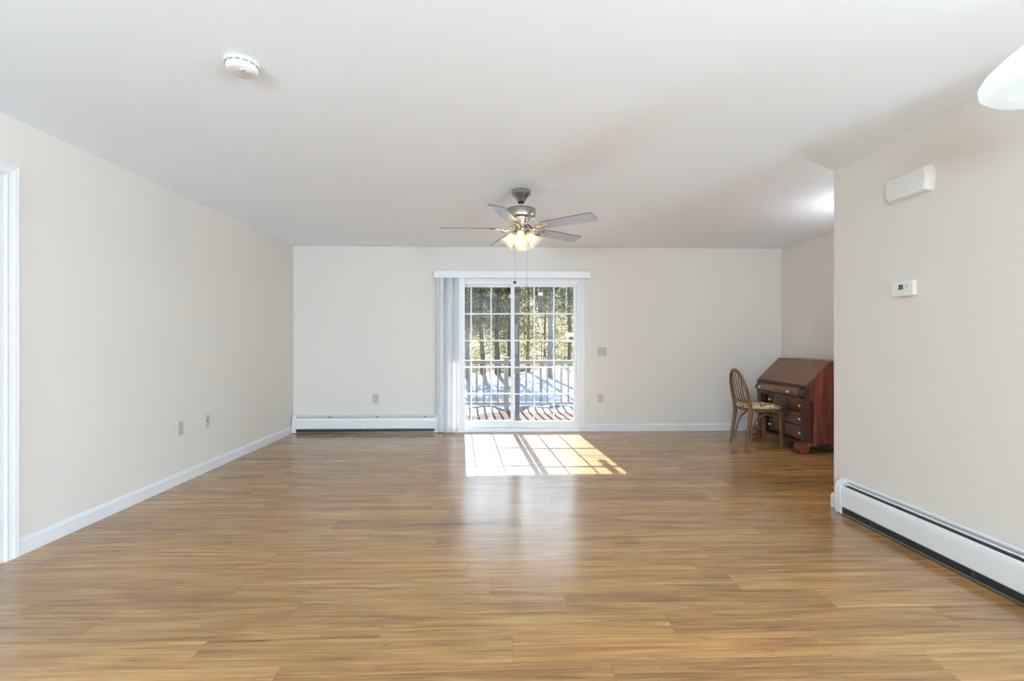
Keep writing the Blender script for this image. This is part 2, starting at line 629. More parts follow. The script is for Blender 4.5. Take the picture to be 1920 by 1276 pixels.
def bb_poly(o=0.0, s=1):
    return [(o, 0.0), (o + s * BBT, 0.0), (o + s * BBT, BBH - 0.024), (o + s * BBT * 0.75, BBH - 0.014), (o + s * BBT * 0.35, BBH - 0.004), (o + s * BBT * 0.3, BBH), (o, BBH)]


struct(MB().prism([(XL + p[0], p[1]) for p in bb_poly()], 2.615, YB, 'Y').build('baseboard_left', M['trim']))
struct(MB().prism([(YB - p[0], p[1]) for p in bb_poly()], 1.135, XR, 'X').build('baseboard_back', M['trim']))
struct(MB().prism([(XR - p[0], p[1]) for p in bb_poly()], 1.32, YB - BBT, 'Y').build('baseboard_right', M['trim']))
mb = MB()
mb.prism([(YP + p[0], p[1]) for p in bb_poly()], XP, XP + T, 'X')
mb.prism([(XP - p[0], p[1]) for p in bb_poly()], 3.142, YP + BBT, 'Y')
struct(mb.build('baseboard_partition', M['trim']))

# left doorway: casing, jamb and stop
def casing_profile(mb, along, a0, a1, base, out_dir, thick_dir, plane, w=0.068):
    pass


mb = MB()
# casing profile across its width (0 = inner edge): offset , thickness
cp = [(0.0, 0.0), (0.0, 0.011), (0.006, 0.014), (0.012, 0.012), (0.018, 0.0125), (0.034, 0.016), (0.044, 0.019), (0.050, 0.0155), (0.056, 0.019), (0.064, 0.019), (0.068, 0.016), (0.068, 0.0)]
CW = 0.068
ya = LY1 + 0.006       # inner edge of right-hand casing
za = LZ + 0.006
n = len(cp)
# mitred right leg + head, swept as one strip
secs = []
secs.append([(XL + tt, ya + ww, 0.0) for ww, tt in cp])
secs.append([(XL + tt, ya + ww, za + ww) for ww, tt in cp])
secs.append([(XL + tt, LY0 - 0.006 - ww, za + ww) for ww, tt in cp])
secs.append([(XL + tt, LY0 - 0.006 - ww, 0.0) for ww, tt in cp])
vs = [p for s_ in secs for p in s_]
fs = []
for i in range(3):
    for k in range(n - 1):
        fs.append((i * n + k, i * n + k + 1, (i + 1) * n + k + 1, (i + 1) * n + k))
mb.add(vs, fs)
mb.add(secs[0], [tuple(range(n))]); mb.add(secs[3], [tuple(range(n))])
struct(mb.build('trim_1', M['trim']))
mb = MB()
J = 0.018
mb.box(XL - T - 0.005, XL + 0.002, LY1 - J, LY1, 0, LZ)
mb.box(XL - T - 0.005, XL + 0.002, LY0, LY0 + J, 0, LZ)
mb.box(XL - T - 0.005, XL + 0.002, LY0 + J, LY1 - J, LZ - J, LZ)
mb.box(XL - 0.082, XL - 0.046, LY1 - J - 0.011, LY1 - J, 0, LZ - J)
mb.box(XL - 0.082, XL - 0.046, LY0 + J, LY0 + J + 0.011, 0, LZ - J)
mb.box(XL - 0.082, XL - 0.046, LY0 + J + 0.011, LY1 - J - 0.011, LZ - J - 0.011, LZ - J)
struct(mb.build('trim_2', M['trim'], bevel=0.002))
# open white hall door seen only as an edge beyond the stop
d2 = bpy.data.objects.new('door_2', None); COL.objects.link(d2); struct(d2)
d2.location = (XL - T - 0.01, LY1 - 0.03, 0)
MB().box(-0.80, -0.012, 0.0, 0.035, 0.012, LZ - 0.03).build('panel', M['trim'], d2, bevel=0.002)
mb = MB(); mb.lathe([(0.012, 0), (0.012, 0.03), (0.026, 0.04), (0.028, 0.055), (0.018, 0.066)], 20, mx=Matrix.Translation((-0.74, 0, 0.95)) @ Matrix.Rotation(R(90), 4, 'X'))
mb.build('knob', M['nickel'], d2, smooth=40)

# rear windows behind the camera (seen only as reflections)
for i, (wx, ww) in enumerate(((-0.95, 0.16), (-0.60, 0.22), (0.58, 0.16))):
    wz0, wz1 = 0.72, 1.80
    wroot = bpy.data.objects.new('window_%d' % (i + 1), None); COL.objects.link(wroot); struct(wroot)
    wroot.location = (wx, YR, 0)
    mb = MB()
    for (x0, x1, z0, z1) in ((-ww / 2 - 0.06, -ww / 2, wz0 - 0.06, wz1 + 0.06), (ww / 2, ww / 2 + 0.06, wz0 - 0.06, wz1 + 0.06), (-ww / 2, ww / 2, wz1, wz1 + 0.06), (-ww / 2, ww / 2, wz0 - 0.06, wz0)):
        mb.box(x0, x1, 0.0, 0.02, z0, z1)
    mb.build('window_frame', M['trim'], wroot)
    MB().box(-ww / 2, ww / 2, 0.0, 0.006, wz0, wz1).build('pane', M['daywin'], wroot)

# glowing window added out of view on the dining side to light the room
wroot = bpy.data.objects.new('window_4', None); COL.objects.link(wroot); struct(wroot)
wroot.location = (5.6, -0.45, 0)
mb = MB()
for (y0, y1, z0, z1) in ((-1.36, -1.28, 0.72, 2.18), (1.28, 1.36, 0.72, 2.18), (-1.28, 1.28, 2.10, 2.18), (-1.28, 1.28, 0.72, 0.80), (-0.03, 0.03, 0.80, 2.10)):
    mb.box(-0.03, 0.0, y0, y1, z0, z1)
mb.build('window_frame', M['trim'], wroot)
MB().box(-0.012, -0.002, -1.28, 1.28, 0.80, 2.10).build('pane', M['dinefill'], wroot)

# ------------------------------------------------------------ sliding patio door
door = bpy.data.objects.new('door_1', None)
COL.objects.link(door); struct(door)
door.location = (0, 6.03, 0)
mb = MB()
# vinyl frame: jambs, head, stepped inside lip
mb.box(DX0, DX0 + 0.035, 0.0, 0.15, 0.0, DZ)
mb.box(DX1 - 0.035, DX1, 0.0, 0.15, 0.0, DZ)
mb.box(DX0 + 0.035, DX1 - 0.035, 0.0, 0.15, DZ - 0.05, DZ)
mb.box(DX0 + 0.01, DX1 - 0.020, -0.004, -0.0002, DZ - 0.028, DZ - 0.001)
mb.box(DX1 - 0.020, DX1 - 0.001, -0.0045, -0.0002, 0.046, DZ - 0.001)
mb.build('frame', M['vinyl'], door, bevel=0.002)
mb = MB()
mb.prism([(-0.035, 0.001), (0.149, 0.001), (0.149, 0.035), (0.03, 0.045), (0.0, 0.042), (-0.03, 0.036)], DX0 + 0.009, DX1 - 0.009, 'X')
mb.build('threshold', M['vinyl'], door, bevel=0.002)
# interior casing
mb = MB()
for (x0, x1, z0, z1) in ((DX1 - 0.008, DX1 + 0.068, 0.0, 2.07), (DX0 - 0.068, DX0 + 0.008, 0.0, 2.07), (DX0 + 0.008, DX1 - 0.008, DZ - 0.005, 2.07)):
    mb.box(x0, x1, -0.016, 0.0, z0, z1)
mb.build('casing', M['trim'], door, bevel=0.003)


def sash(name, gx0, gx1, y, cols, stile_l, stile_r, rail_b=0.085, rail_t=0.03):
    gz0, gz1 = 0.132, 1.922
    y0, y1 = y - 0.018, y + 0.018
    mb = MB()
    mb.box(gx0 - stile_l, gx0, y0, y1, gz0 - rail_b, gz1 + rail_t)
    mb.box(gx1, gx1 + stile_r, y0, y1, gz0 - rail_b, gz1 + rail_t)
    mb.box(gx0, gx1, y0, y1, gz0 - rail_b, gz0)
    mb.box(gx0, gx1, y0, y1, gz1, gz1 + rail_t)
    o = mb.build(name, M['vinyl'], door, bevel=0.003)
    mb = MB()
    rows = 5
    for i in range(1, cols):
        x = gx0 + (gx1 - gx0) * i / cols
        mb.box(x - 0.0095, x + 0.0095, y - 0.006, y + 0.006, gz0, gz1)
    for j in range(1, rows):
        z = gz0 + (gz1 - gz0) * j / rows
        mb.box(gx0, gx1, y - 0.0055, y + 0.0055, z - 0.0095, z + 0.0095)
    mb.build('grille', M['vinyl'], o)
    MB().box(gx0 - 0.005, gx1 + 0.005, y - 0.011, y - 0.008, gz0 - 0.005, gz1 + 0.005).build('glass_pane', M['glass'], o)
    return o


slide = sash('sliding_sash', 0.196, 0.990, 0.05, 3, 0.050, 0.055)
fixed = sash('fixed_sash', -0.652, 0.152, 0.095, 3, 0.052, 0.045)
# white D handle on the sliding sash
mb = MB()
hx, hz = 1.020, 1.012
mb.box(hx - 0.014, hx + 0.016, 0.022, 0.033, hz - 0.105, hz + 0.105)
pts = []
for a in arc(15, -PI / 2, PI / 2):
    pts.append((hx - 0.002 - 0.052 * math.cos(a), 0.028 - 0.03 * math.cos(a), hz + 0.090 * math.sin(a)))
mb.tube(pts, 0.0085, 10)
hd = mb.build('handle', M['vinyl'], slide, smooth=40)
mb = MB()
for dz in (-0.09, 0.09):
    mb.lathe([(0.005, 0), (0.004, 0.003)], 12, mx=Matrix.Translation((hx + 0.006, 0.022, hz + dz)) @ Matrix.Rotation(R(90), 4, 'X'))
mb.box(hx + 0.012, hx + 0.017, 0.0185, 0.023, hz - 0.100, hz - 0.075)
mb.box(hx + 0.012, hx + 0.017, 0.0185, 0.023, hz + 0.06, hz + 0.085)
mb.build('screw', M['heaterdark'], slide)
# screen door parked outside the fixed panel
mb = MB()
sx0, sx1, sy0, sy1 = -0.69, 0.268, 0.128, 0.145
mb.box(sx1 - 0.062, sx1, sy0, sy1, 0.04, 1.95)
mb.box(sx0, sx0 + 0.05, sy0, sy1, 0.04, 1.95)
mb.box(sx0 + 0.05, sx1 - 0.062, sy0, sy1, 1.92, 1.95)
mb.box(sx0 + 0.05, sx1 - 0.062, sy0, sy1, 0.04, 0.10)
scr = mb.build('screen_frame', M['bronze'], door, bevel=0.002)
MB().box(sx0 + 0.045, sx1 - 0.055, 0.136, 0.1365, 0.09, 1.93).build('screen_mesh', M['mesh'], scr)

# ------------------------------------------------------------ vertical blind
bl = thing('vertical_blind', 'white vertical blind drawn aside at the left of the patio door, under its long valance', 'blind', (0, 6.03, 0))
mb = MB()
mb.box(-0.848, 1.186, -0.115, -0.107, 2.020, 2.108)
mb.box(-0.848, -0.842, -0.107, 0.0, 2.020, 2.108)
mb.box(1.180, 1.186, -0.107, 0.0, 2.020, 2.108)
mb.box(-0.842, 1.180, -0.107, -0.001, 2.0225, 2.0265)
mb.build('valance', M['vinyl'], bl, bevel=0.002)
MB().box(-0.835, 1.172, -0.088, -0.042, 2.030, 2.090).build('head_rail', M['enamel'], bl)
rng = random.Random(4)
NV = 13
for i in range(NV):
    x = -0.785 + i * 0.0235
    ang = R(62 + rng.uniform(-16, 14)) if i < NV - 1 else R(38)
    if i == NV - 1:
        x += 0.008
    w = 0.0445
    mb = MB()
    sec = []
    for k in range(7):
        u = -1 + 2 * k / 6
        bow = 0.005 * (1 - u * u)
        # local: along the vane, bowed across
        lx = u * w * math.cos(ang) - bow * math.sin(ang)
        ly = u * w * math.sin(ang) + bow * math.cos(ang)
        sec.append((lx, ly))
    z0, z1 = 0.018 + rng.uniform(0, 0.006), 2.0235
    poly = sec + [(p[0] + 0.0012 * math.sin(ang), p[1] - 0.0012 * math.cos(ang)) for p in reversed(sec)]
    mb.prism([(x + p[0], -0.066 + p[1]) for p in poly], z0, z1, 'Z')
    mb.build('vane', M['vane'], bl)

# ------------------------------------------------------------ baseboard heaters
def heater(root, L, mirror=False):
    """runs along local +X from 0 to L, back on local y = 0, front at y = -0.068"""
    D = 0.068
    mb = MB()
    mb.box(0.04, L - 0.04, -0.004, 0.0, 0.015, 0.236)
    mb.prism([(-0.004, 0.239), (-0.004, 0.231), (-0.017, 0.227), (-0.018, 0.231), (-0.006, 0.239)], 0.04, L - 0.04, 'X')
    mb.build('back_plate', M['enamel'], root)
    mb = MB()
    mb.prism([(-0.033, 0.2170), (-0.041, 0.2125), (-0.042, 0.2150), (-0.034, 0.2200)], 0.045, L - 0.045, 'X')
    mb.build('damper', M['enamel'], root)
    # front cover, rounded at the top, bent under at the bottom
    pr = [(-0.056, 0.200), (-0.062, 0.191), (-0.066, 0.180), (-0.068, 0.1605), (-0.0645, 0.1590), (-0.0645, 0.1560), (-0.068, 0.1545), (-0.068, 0.066), (-0.064, 0.058), (-0.052, 0.052)]
    inner = [(p[0] + 0.0025, p[1]) for p in reversed(pr)]
    MB().prism(pr + inner, 0.045, L - 0.045, 'X').build('front_cover', M['enamel'], root)
    # dark interior with finned element and floor channel
    mb = MB()
    mb.box(0.05, L - 0.05, -0.056, -0.006, 0.016, 0.196)
    mb.build('element', M['slotdark'], root)
    mb = MB()
    k = 0.3
    while k < L - 0.1:
        MB().box(k, k + 0.012, -0.062, -0.006, 0.0135, 0.05).build('bracket', M['heaterdark'], root)
        MB().box(k + 0.16, k + 0.18, -0.054, -0.022, 0.196, 0.213).build('damper_clip', M['heaterdark'], root)
        k += 0.62
    mb = MB(); mb.box(0.045, L - 0.045, -0.060, -0.006, 0.006, 0.0095); mb.box(0.045, L - 0.045, -0.060, -0.0585, 0.0095, 0.016)
    mb.build('floor_tray', M['aluminium'], root)
    # end caps
    for x0, x1 in ((0.0, 0.05), (L - 0.05, L)):
        prof = [(0.0, 0.003), (-0.062, 0.003), (-0.069, 0.012), (-0.069, 0.050), (-0.0715, 0.056), (-0.0715, 0.172), (-0.069, 0.192), (-0.060, 0.212), (-0.044, 0.230), (-0.024, 0.239), (0.0, 0.241)]
        MB().prism(prof, x0, x1, 'X').build('end_cap', M['enamel'], root, smooth=35, bevel=0.0015)


h1 = thing('baseboard_heater', 'long white baseboard heater along the back wall left of the patio door', 'heater', (-2.688, YB, 0))
heater(h1, 1.885)
h2 = thing('baseboard_heater', 'white baseboard heater at the foot of the right partition wall under the thermostat', 'heater', (XP, 3.142, 0), -PI / 2)
heater(h2, 1.90)

# ------------------------------------------------------------ wall plates (local: on a wall facing -Y, centred at the origin)
def plate(root, w, h, m_):
    b = 0.006
    mb = MB()
    vs = [(-w / 2, 0, -h / 2), (w / 2, 0, -h / 2), (w / 2, 0, h / 2), (-w / 2, 0, h / 2), (-w / 2 + b, -b, -h / 2 + b), (w / 2 - b, -b, -h / 2 + b), (w / 2 - b, -b, h / 2 - b), (-w / 2 + b, -b, h / 2 - b)]
    mb.add(vs, [(0, 1, 5, 4), (1, 2, 6, 5), (2, 3, 7, 6), (3, 0, 4, 7), (4, 5, 6, 7), (3, 2, 1, 0)])
    mb.build('cover_plate', m_, root)


def outlet(loc, rz, label, m_):
    r = thing('wall_outlet', label, 'outlet', loc, rz)
    plate(r, 0.073, 0.118, m_)
    for s_ in (-1, 1):
        poly = []
        for a in arc(20, 0, 2 * PI * 19 / 20):
            poly.append((0.0165 * math.cos(a), max(-0.0125, min(0.0125, 0.0165 * math.sin(a))) + s_ * 0.0198))
        o = MB().prism(poly, -0.0085, -0.005, 'Y').build('socket', m_, r)
        mb = MB()
        mb.box(-0.0078, -0.0054, -0.0088, -0.008, s_ * 0.0198 - 0.001, s_ * 0.0198 + 0.0075)
        mb.box(0.0054, 0.0078, -0.0088, -0.008, s_ * 0.0198 - 0.001, s_ * 0.0198 + 0.0075)
        mb.lathe([(0.0028, 0), (0.0028, 0.0008)], 10, mx=Matrix.Translation((0, -0.008, s_ * 0.0198 - 0.0065)) @ Matrix.Rotation(R(90), 4, 'X'))
        mb.build('slots', M['slotdark'], o)
    mb = MB(); mb.lathe([(0.0032, 0), (0.0025, 0.0015)], 12, mx=Matrix.Translation((0, -0.006, 0)) @ Matrix.Rotation(R(90), 4, 'X'))
    mb.build('screw', M['buttons'], r)
    return r


outlet((-1.634, YB, 0.441), 0, 'grey-white duplex outlet on the back wall above the baseboard heater', M['plate'])
outlet((1.340, YB, 0.438), 0, 'ivory duplex outlet on the back wall right of the patio door, below the light switches', M['ivory'])
outlet((XL, 3.918, 0.464), PI / 2, 'grey-white duplex outlet low on the left wall, nearer the doorway than the cable plate', M['plate'])
r = thing('cable_plate', 'blank cable plate with one dark centre jack low on the left wall', 'wall plate', (XL, 4.268, 0.462), PI / 2)
plate(r, 0.073, 0.118, M['plate'])
mb = MB(); mb.lathe([(0.0055, 0), (0.0055, 0.004), (0.004, 0.008)], 14, mx=Matrix.Translation((0, -0.006, 0.002)) @ Matrix.Rotation(R(90), 4, 'X'))
mb.build('jack', M['slotdark'], r)
for s_ in (-1, 1):
    mb = MB(); mb.lathe([(0.0032, 0), (0.0025, 0.0015)], 12, mx=Matrix.Translation((0, -0.006, s_ * 0.042)) @ Matrix.Rotation(R(90), 4, 'X'))
    mb.build('screw', M['buttons'], r)
r = thing('light_switch', 'square double switch plate with a toggle and a dimmer, right of the patio door', 'light switch', (1.365, YB, 1.056))
plate(r, 0.116, 0.116, M['plate'])
MB().box(-0.029, -0.019, -0.018, -0.005, -0.002, 0.010, mx=Matrix.Rotation(R(-12), 4, 'X')).build('toggle', M['plate'], r, bevel=0.001)
MB().box(0.016, 0.032, -0.010, -0.005, -0.018, 0.016).build('dimmer', M['plate'], r, bevel=0.001)
MB().box(0.018, 0.023, -0.0112, -0.0098, 0.000, 0.005).build('indicator', M['heaterdark'], r)
for dz in (0.028, -0.032):
    MB().box(-0.026, -0.022, -0.007, -0.0055, dz, dz + 0.004).build('screw', M['heaterdark'], r)

# ------------------------------------------------------------ thermostat and chime box on the partition (local -Y faces the room)
r = thing('thermostat', 'white thermostat with a small grey display and two round buttons on the right wall', 'thermostat', (XP, 2.655, 1.516), -PI / 2)
mb = MB(); mb.box(-0.076, 0.076, -0.030, -0.004, -0.046, 0.046); mb.build('body', M['plastic'], r, bevel=0.006, bseg=3)
MB().box(-0.070, 0.070, -0.006, 0.0, -0.041, 0.041).build('wall_base', M['plastic'], r)
MB().box(-0.020, 0.010, -0.0312, -0.0295, -0.006, 0.024).build('display', M['screen'], r)
for dz in (0.017, 0.001):
    mb = MB(); mb.lathe([(0.0062, 0), (0.0062, 0.0016), (0.005, 0.0025)], 16, mx=Matrix.Translation((0.034, -0.0298, dz)) @ Matrix.Rotation(R(90), 4, 'X'))
    mb.build('button', M['buttons'], r, smooth=40)
mb = MB()
for i, (a, b) in enumerate(((-0.016, -0.0105), (-0.0095, -0.005), (-0.004, 0.0005), (0.0015, 0.006))):
    mb.box(a, b, -0.0306, -0.0299, 0.0335, 0.0355)
mb.build('logo', M['buttons'], r)
mb = MB(); mb.box(-0.03, 0.035, -0.027, -0.010, -0.0485, -0.0455); mb.build('vent', M['buttons'], r)

r = thing('door_chime', 'white rounded chime box mounted high on the right wall above the thermostat', 'chime box', (XP, 2.618, 2.122), -PI / 2)
mb = MB()
W2, H2 = 0.145, 0.072


def rounded(w, h, bow):
    p = []
    for u in arc(9, -1, 1):
        p.append((w + bow * (1 - u * u), u * h))
    for u in arc(9, 1, -1):
        p.append((-w - bow * (1 - u * u), u * h))
    return p


lv = [(W2 - 0.012, H2, 0.014, 0.0), (W2 - 0.012, H2, 0.014, -0.018), (W2 - 0.016, H2 - 0.004, 0.013, -0.036), (W2 - 0.026, H2 - 0.013, 0.012, -0.048), (W2 - 0.030, H2 - 0.018, 0.011, -0.049)]
n = 18
vs = []; fs = []
for (w, h, bw, y) in lv:
    vs += [(x, y, z) for x, z in rounded(w, h, bw)]
for i in range(len(lv) - 1):
    for k in range(n):
        k2 = (k + 1) % n
        fs.append((i * n + k, i * n + k2, (i + 1) * n + k2, (i + 1) * n + k))
fs.append(tuple(range(n))); fs.append(tuple((len(lv) - 1) * n + k for k in range(n)))
mb.add(vs, fs)
mb.build('cover', M['plastic'], r, smooth=50)
MB().box(-0.12, 0.12, -0.004, 0.0, -0.076, -0.070).build('base', M['plastic'], r)

# ------------------------------------------------------------ smoke detector
sd = thing('smoke_detector', 'round white smoke detector on the ceiling near the left of the room', 'smoke detector', (-1.148, 2.060, H))
mb = MB(); mb.lathe([(0.070, 0.0), (0.0715, -0.004), (0.071, -0.009), (0.066, -0.011), (0.060, -0.011)], 48); mb.build('base', M['plastic'], sd, smooth=40)
mb = MB(); mb.lathe([(0.064, -0.010), (0.0655, -0.013), (0.064, -0.030), (0.058, -0.038), (0.050, -0.041), (0.0, -0.042)], 48, caps=False); mb.build('body', M['plastic'], sd, smooth=40)
mb = MB()
for k in range(14):
    a = 2 * PI * k / 14
    mb.box(0.0640, 0.0662, -0.010, 0.010, -0.0165, -0.0135, mx=Matrix.Rotation(a, 4, 'Z'))
mb.build('vent_slots', M['heaterdark'], sd)
mb = MB(); mb.lathe([(0.026, -0.0405), (0.026, -0.0435), (0.024, -0.045), (0.0, -0.0445)], 32, mx=Matrix.Translation((0.022, -0.012, 0)), caps=False); mb.build('test_button', M['plastic'], sd, smooth=40)
mb = MB(); mb.box(-0.012, 0.012, -0.004, 0.004, -0.0455, -0.0438, mx=Matrix.Translation((0.018, -0.022, 0)) @ Matrix.Rotation(R(-20), 4, 'Z')); mb.build('sensor_slot', M['buttons'], sd)

# ------------------------------------------------------------ ceiling fan
FX, FY = 0.176, 3.75
fan = thing('ceiling_fan', 'brushed nickel five-blade ceiling fan with four lit bell shades and pull chains', 'ceiling fan', (FX, FY, 0))
mb = MB(); mb.lathe([(0.080, 2.44), (0.081, 2.432), (0.081, 2.408), (0.078, 2.404), (0.074, 2.402), (0.072, 2.398), (0.060, 2.388), (0.046, 2.372), (0.036, 2.354), (0.030, 2.345)], 48); mb.build('canopy', M['nickel'], fan, smooth=30)
mb = MB(); mb.lathe([(0.022, 2.346), (0.024, 2.338), (0.016, 2.332)], 24); mb.build('canopy_collar', M['black'], fan, smooth=40)
mb = MB(); mb.lathe([(0.0125, 2.340), (0.0125, 2.292)], 20); mb.lathe([(0.013, 2.306), (0.020, 2.300), (0.026, 2.290)], 20); mb.build('downrod', M['nickel2'], fan, smooth=40)
mb = MB(); mb.lathe([(0.028, 2.292), (0.090, 2.289), (0.117, 2.284), (0.121, 2.280), (0.122, 2.274), (0.122, 2.222), (0.120, 2.216), (0.110, 2.213), (0.070, 2.210)], 56); mo = mb.build('motor_housing', M['nickel'], fan, smooth=30)
mb = MB(); mb.lathe([(0.1222, 2.2795), (0.1232, 2.277), (0.1222, 2.2745)], 56, caps=False); mb.build('rim_band', M['bladeedge'], mo, smooth=60)
mb = MB()
bx_ = Matrix.Rotation(R(-52), 4, 'Z') @ Matrix.Translation((0.1222, 0, 2.250))
mb.lathe([(0.011, 0.0), (0.009, 0.002)], 20, mx=bx_ @ Matrix.Rotation(R(90), 4, 'Y') @ Matrix.Scale(0.6, 4, (1, 0, 0)))
mb.build('badge', M['heaterdark'], mo)
mb = MB(); mb.lathe([(0.074, 2.214), (0.072, 2.198), (0.064, 2.192), (0.062, 2.180), (0.058, 2.172), (0.056, 2.160), (0.066, 2.156), (0.066, 2.146), (0.050, 2.142)], 48); mb.build('flywheel_hub', M['nickel2'], fan, smooth=30)
# light kit fitter
mb = MB(); mb.lathe([(0.050, 2.146), (0.053, 2.140), (0.053, 2.108), (0.048, 2.098), (0.038, 2.088), (0.030, 2.076), (0.016, 2.068), (0.006, 2.058)], 40); mb.build('light_fitter', M['nickel'], fan, smooth=30)
# blades
PITCH = R(13)
BZ = 2.128


def blade_outline():
    r0, r1 = 0.205, 0.660
    w0, w1 = 0.052, 0.066
    p = [(r0, -w0), (r0 + 0.03, -w0 - 0.004)]
    p += [(r1 - 0.022, -w1), (r1 - 0.011, -w1 + 0.003), (r1 - 0.003, -w1 + 0.011), (r1, -w1 + 0.022)]
    p += [(r1, w1 - 0.022), (r1 - 0.003, w1 - 0.011), (r1 - 0.011, w1 - 0.003), (r1 - 0.022, w1)]
    p += [(r0 + 0.03, w0 + 0.004), (r0, w0)]
    return p


for k in range(5):
    ang = R(180 + 72 * k)
    mx = Matrix.Translation((0, 0, BZ)) @ Matrix.Rotation(ang, 4, 'Z') @ Matrix.Rotation(-PITCH, 4, 'X')
    mb = MB()
    ol = blade_outline(); n = len(ol)
    vs = [(x, y, -0.003) for x, y in ol] + [(x, y, 0.003) for x, y in ol]
    mb.add(vs, [tuple(range(n - 1, -1, -1)), tuple(range(n, 2 * n))], 0, mx)
    mb.add(vs, [(i, (i + 1) % n, n + (i + 1) % n, n + i) for i in range(n)], 1, mx)
    b = mb.build('blade', [M['blade'], M['bladeedge']], fan)
    mb = MB()
    mz = Matrix.Rotation(ang, 4, 'Z')
    # curved iron: arm from the hub, forked under the blade root
    for s_ in (-1, 1):
        pts = [(0.058, s_ * 0.008, 2.152), (0.085, s_ * 0.010, 2.136), (0.110, s_ * 0.014, 2.112), (0.138, s_ * 0.022, 2.104), (0.165, s_ * 0.030, 2.108)]
        mb.tube(pts, [0.009, 0.008, 0.0075, 0.007, 0.006], 8, mx=mz)
        pts = []
        for i in range(9):
            q = i / 8
            x_ = 0.150 + 0.110 * q
            y_ = s_ * (0.030 + 0.014 * math.sin(PI * q) - 0.022 * q)
            pts.append(Vector((x_, y_, -0.011 + 0.004 * q)))
        mb.tube(pts, [0.007] * 8 + [0.005], 8, mx=mx, flat=0.7)
    mb.box(0.150, 0.250, -0.014, 0.014, -0.009, -0.003, mx=mx)
    mb.tube([(0.150, -0.034, -0.008), (0.140, 0.0, -0.012), (0.150, 0.034, -0.008)], 0.006, 8, mx=mx)
    mb.build('blade_iron', M['nickel2'], b, smooth=40)
# four lamp arms with bell shades
for k, deg in enumerate((-97, -7, 83, 173)):
    az = R(deg)
    base = Matrix.Rotation(az, 4, 'Z')
    tilt = R(40)
    # axis goes outwards and down
    top = Vector((0.050, 0, 2.090))
    mx = base @ Matrix.Translation(top) @ Matrix.Rotation(PI - tilt, 4, 'Y')
    # local +z runs along the shade axis outward/down
    mb = MB()
    mb.tube([(0.036, 0, 2.108), (0.052, 0, 2.108), (0.060, 0, 2.100), (0.058, 0, 2.082)], 0.010, 10, mx=base)
    mb.lathe([(0.014, -0.012), (0.026, -0.006), (0.029, 0.004), (0.029, 0.020), (0.026, 0.022)], 24, mx=mx)
    fit = mb.build('lamp_socket', M['nickel2'], fan, smooth=40)
    prof = [(0.027, 0.012), (0.031, 0.018), (0.034, 0.030), (0.037, 0.045), (0.040, 0.062), (0.045, 0.080), (0.053, 0.098), (0.062, 0.112), (0.066, 0.117)]
    inner = [(r_ - 0.0025, z_ - 0.0006) for r_, z_ in reversed(prof)]
    mb = MB(); mb.lathe(prof, 36, mx=mx, caps=False)
    mb.build('shade', M['shade'], fit, smooth=60)
    mb = MB(); mb.lathe([(0.008, 0.018), (0.010, 0.030), (0.017, 0.048), (0.020, 0.062), (0.017, 0.076), (0.009, 0.086), (0.002, 0.089)], 20, mx=mx)
    mb.build('bulb', M['bulb'], fit, smooth=60)
    p = mx @ Vector((0, 0, 0.100))
    light('fan_bulb_light', 'POINT', p, FAN_W, (1.0, 0.88, 0.68), fan, shadow_soft_size=0.03)
# pull chains
for (dx, dy, z1, big) in ((-0.052, -0.02, 1.690, True), (0.048, -0.02, 1.672, False)):
    mb = MB(); mb.tube([(dx, dy, 2.10), (dx, dy, z1)], 0.0014, 6)
    ch = mb.build('pull_chain', M['nickel'], fan)
    mb = MB()
    if big:
        mb.lathe([(0.003, 0.012), (0.011, 0.008), (0.0145, 0.0), (0.011, -0.008), (0.003, -0.012)], 20, mx=Matrix.Translation((dx, dy, z1 - 0.008)))
        mb.build('pull_fob', M['heaterdark'], ch, smooth=60)
    else:
        mb.lathe([(0.001, 0.016), (0.004, 0.008), (0.0045, -0.010), (0.003, -0.014)], 14, mx=Matrix.Translation((dx, dy, z1 - 0.012)))
        mb.build('pull_fob', M['nickel'], ch, smooth=60)

# ------------------------------------------------------------ pendant at the upper right
pd = thing('pendant_lamp', 'white glass pendant shade hanging at the upper right near the partition wall', 'pendant lamp', (1.535, 1.19, 0))
mb = MB(); mb.lathe([(0.030, 2.075), (0.045, 2.062), (0.085, 2.030), (0.125, 1.995), (0.158, 1.962), (0.170, 1.940), (0.168, 1.922), (0.150, 1.905), (0.118, 1.896), (0.080, 1.893), (0.0, 1.892)], 56, caps=False); mb.build('shade', M['bowl'], pd, smooth=60)
mb = MB(); mb.lathe([(0.012, 2.12), (0.034, 2.09), (0.034, 2.070)], 24); mb.tube([(0, 0, 2.10), (0, 0, 2.42)], 0.006, 10); mb.build('stem', M['nickel'], pd, smooth=40)
mb = MB(); mb.lathe([(0.060, 2.44), (0.058, 2.425), (0.020, 2.412)], 32); mb.build('canopy', M['nickel'], pd, smooth=40)
light('pendant_light', 'POINT', (0, 0, 1.97), PEND_W, (0.93, 0.98, 1.0), pd, shadow_soft_size=0.05)

# alcove ceiling lamp behind the partition, then two added fill globes out of view
def ceiling_lamp(loc, label, watt, col, drop=0.10):
    r = thing('ceiling_lamp', label, 'ceiling lamp', loc)
    mb = MB(); mb.lathe([(0.11, 0.0), (0.115, -0.02), (0.10, -0.028)], 40); mb.build('pan', M['nickel'], r, smooth=40)
    mb = MB(); mb.lathe([(0.150, -0.024), (0.148, -0.045), (0.125, -0.078), (0.08, -0.100), (0.03, -0.108), (0.0, -0.109)], 40, caps=False); mb.build('glass_bowl', M['bowl'], r, smooth=60)
    light('ceiling_lamp_light', 'POINT', (0, 0, -0.165), watt, col, r, shadow_soft_size=0.06)


ceiling_lamp((3.30, 3.75, H), 'ceiling lamp in the alcove hidden behind the partition, glow on ceiling beside it', ALC_W, (0.9, 0.95, 1.0))


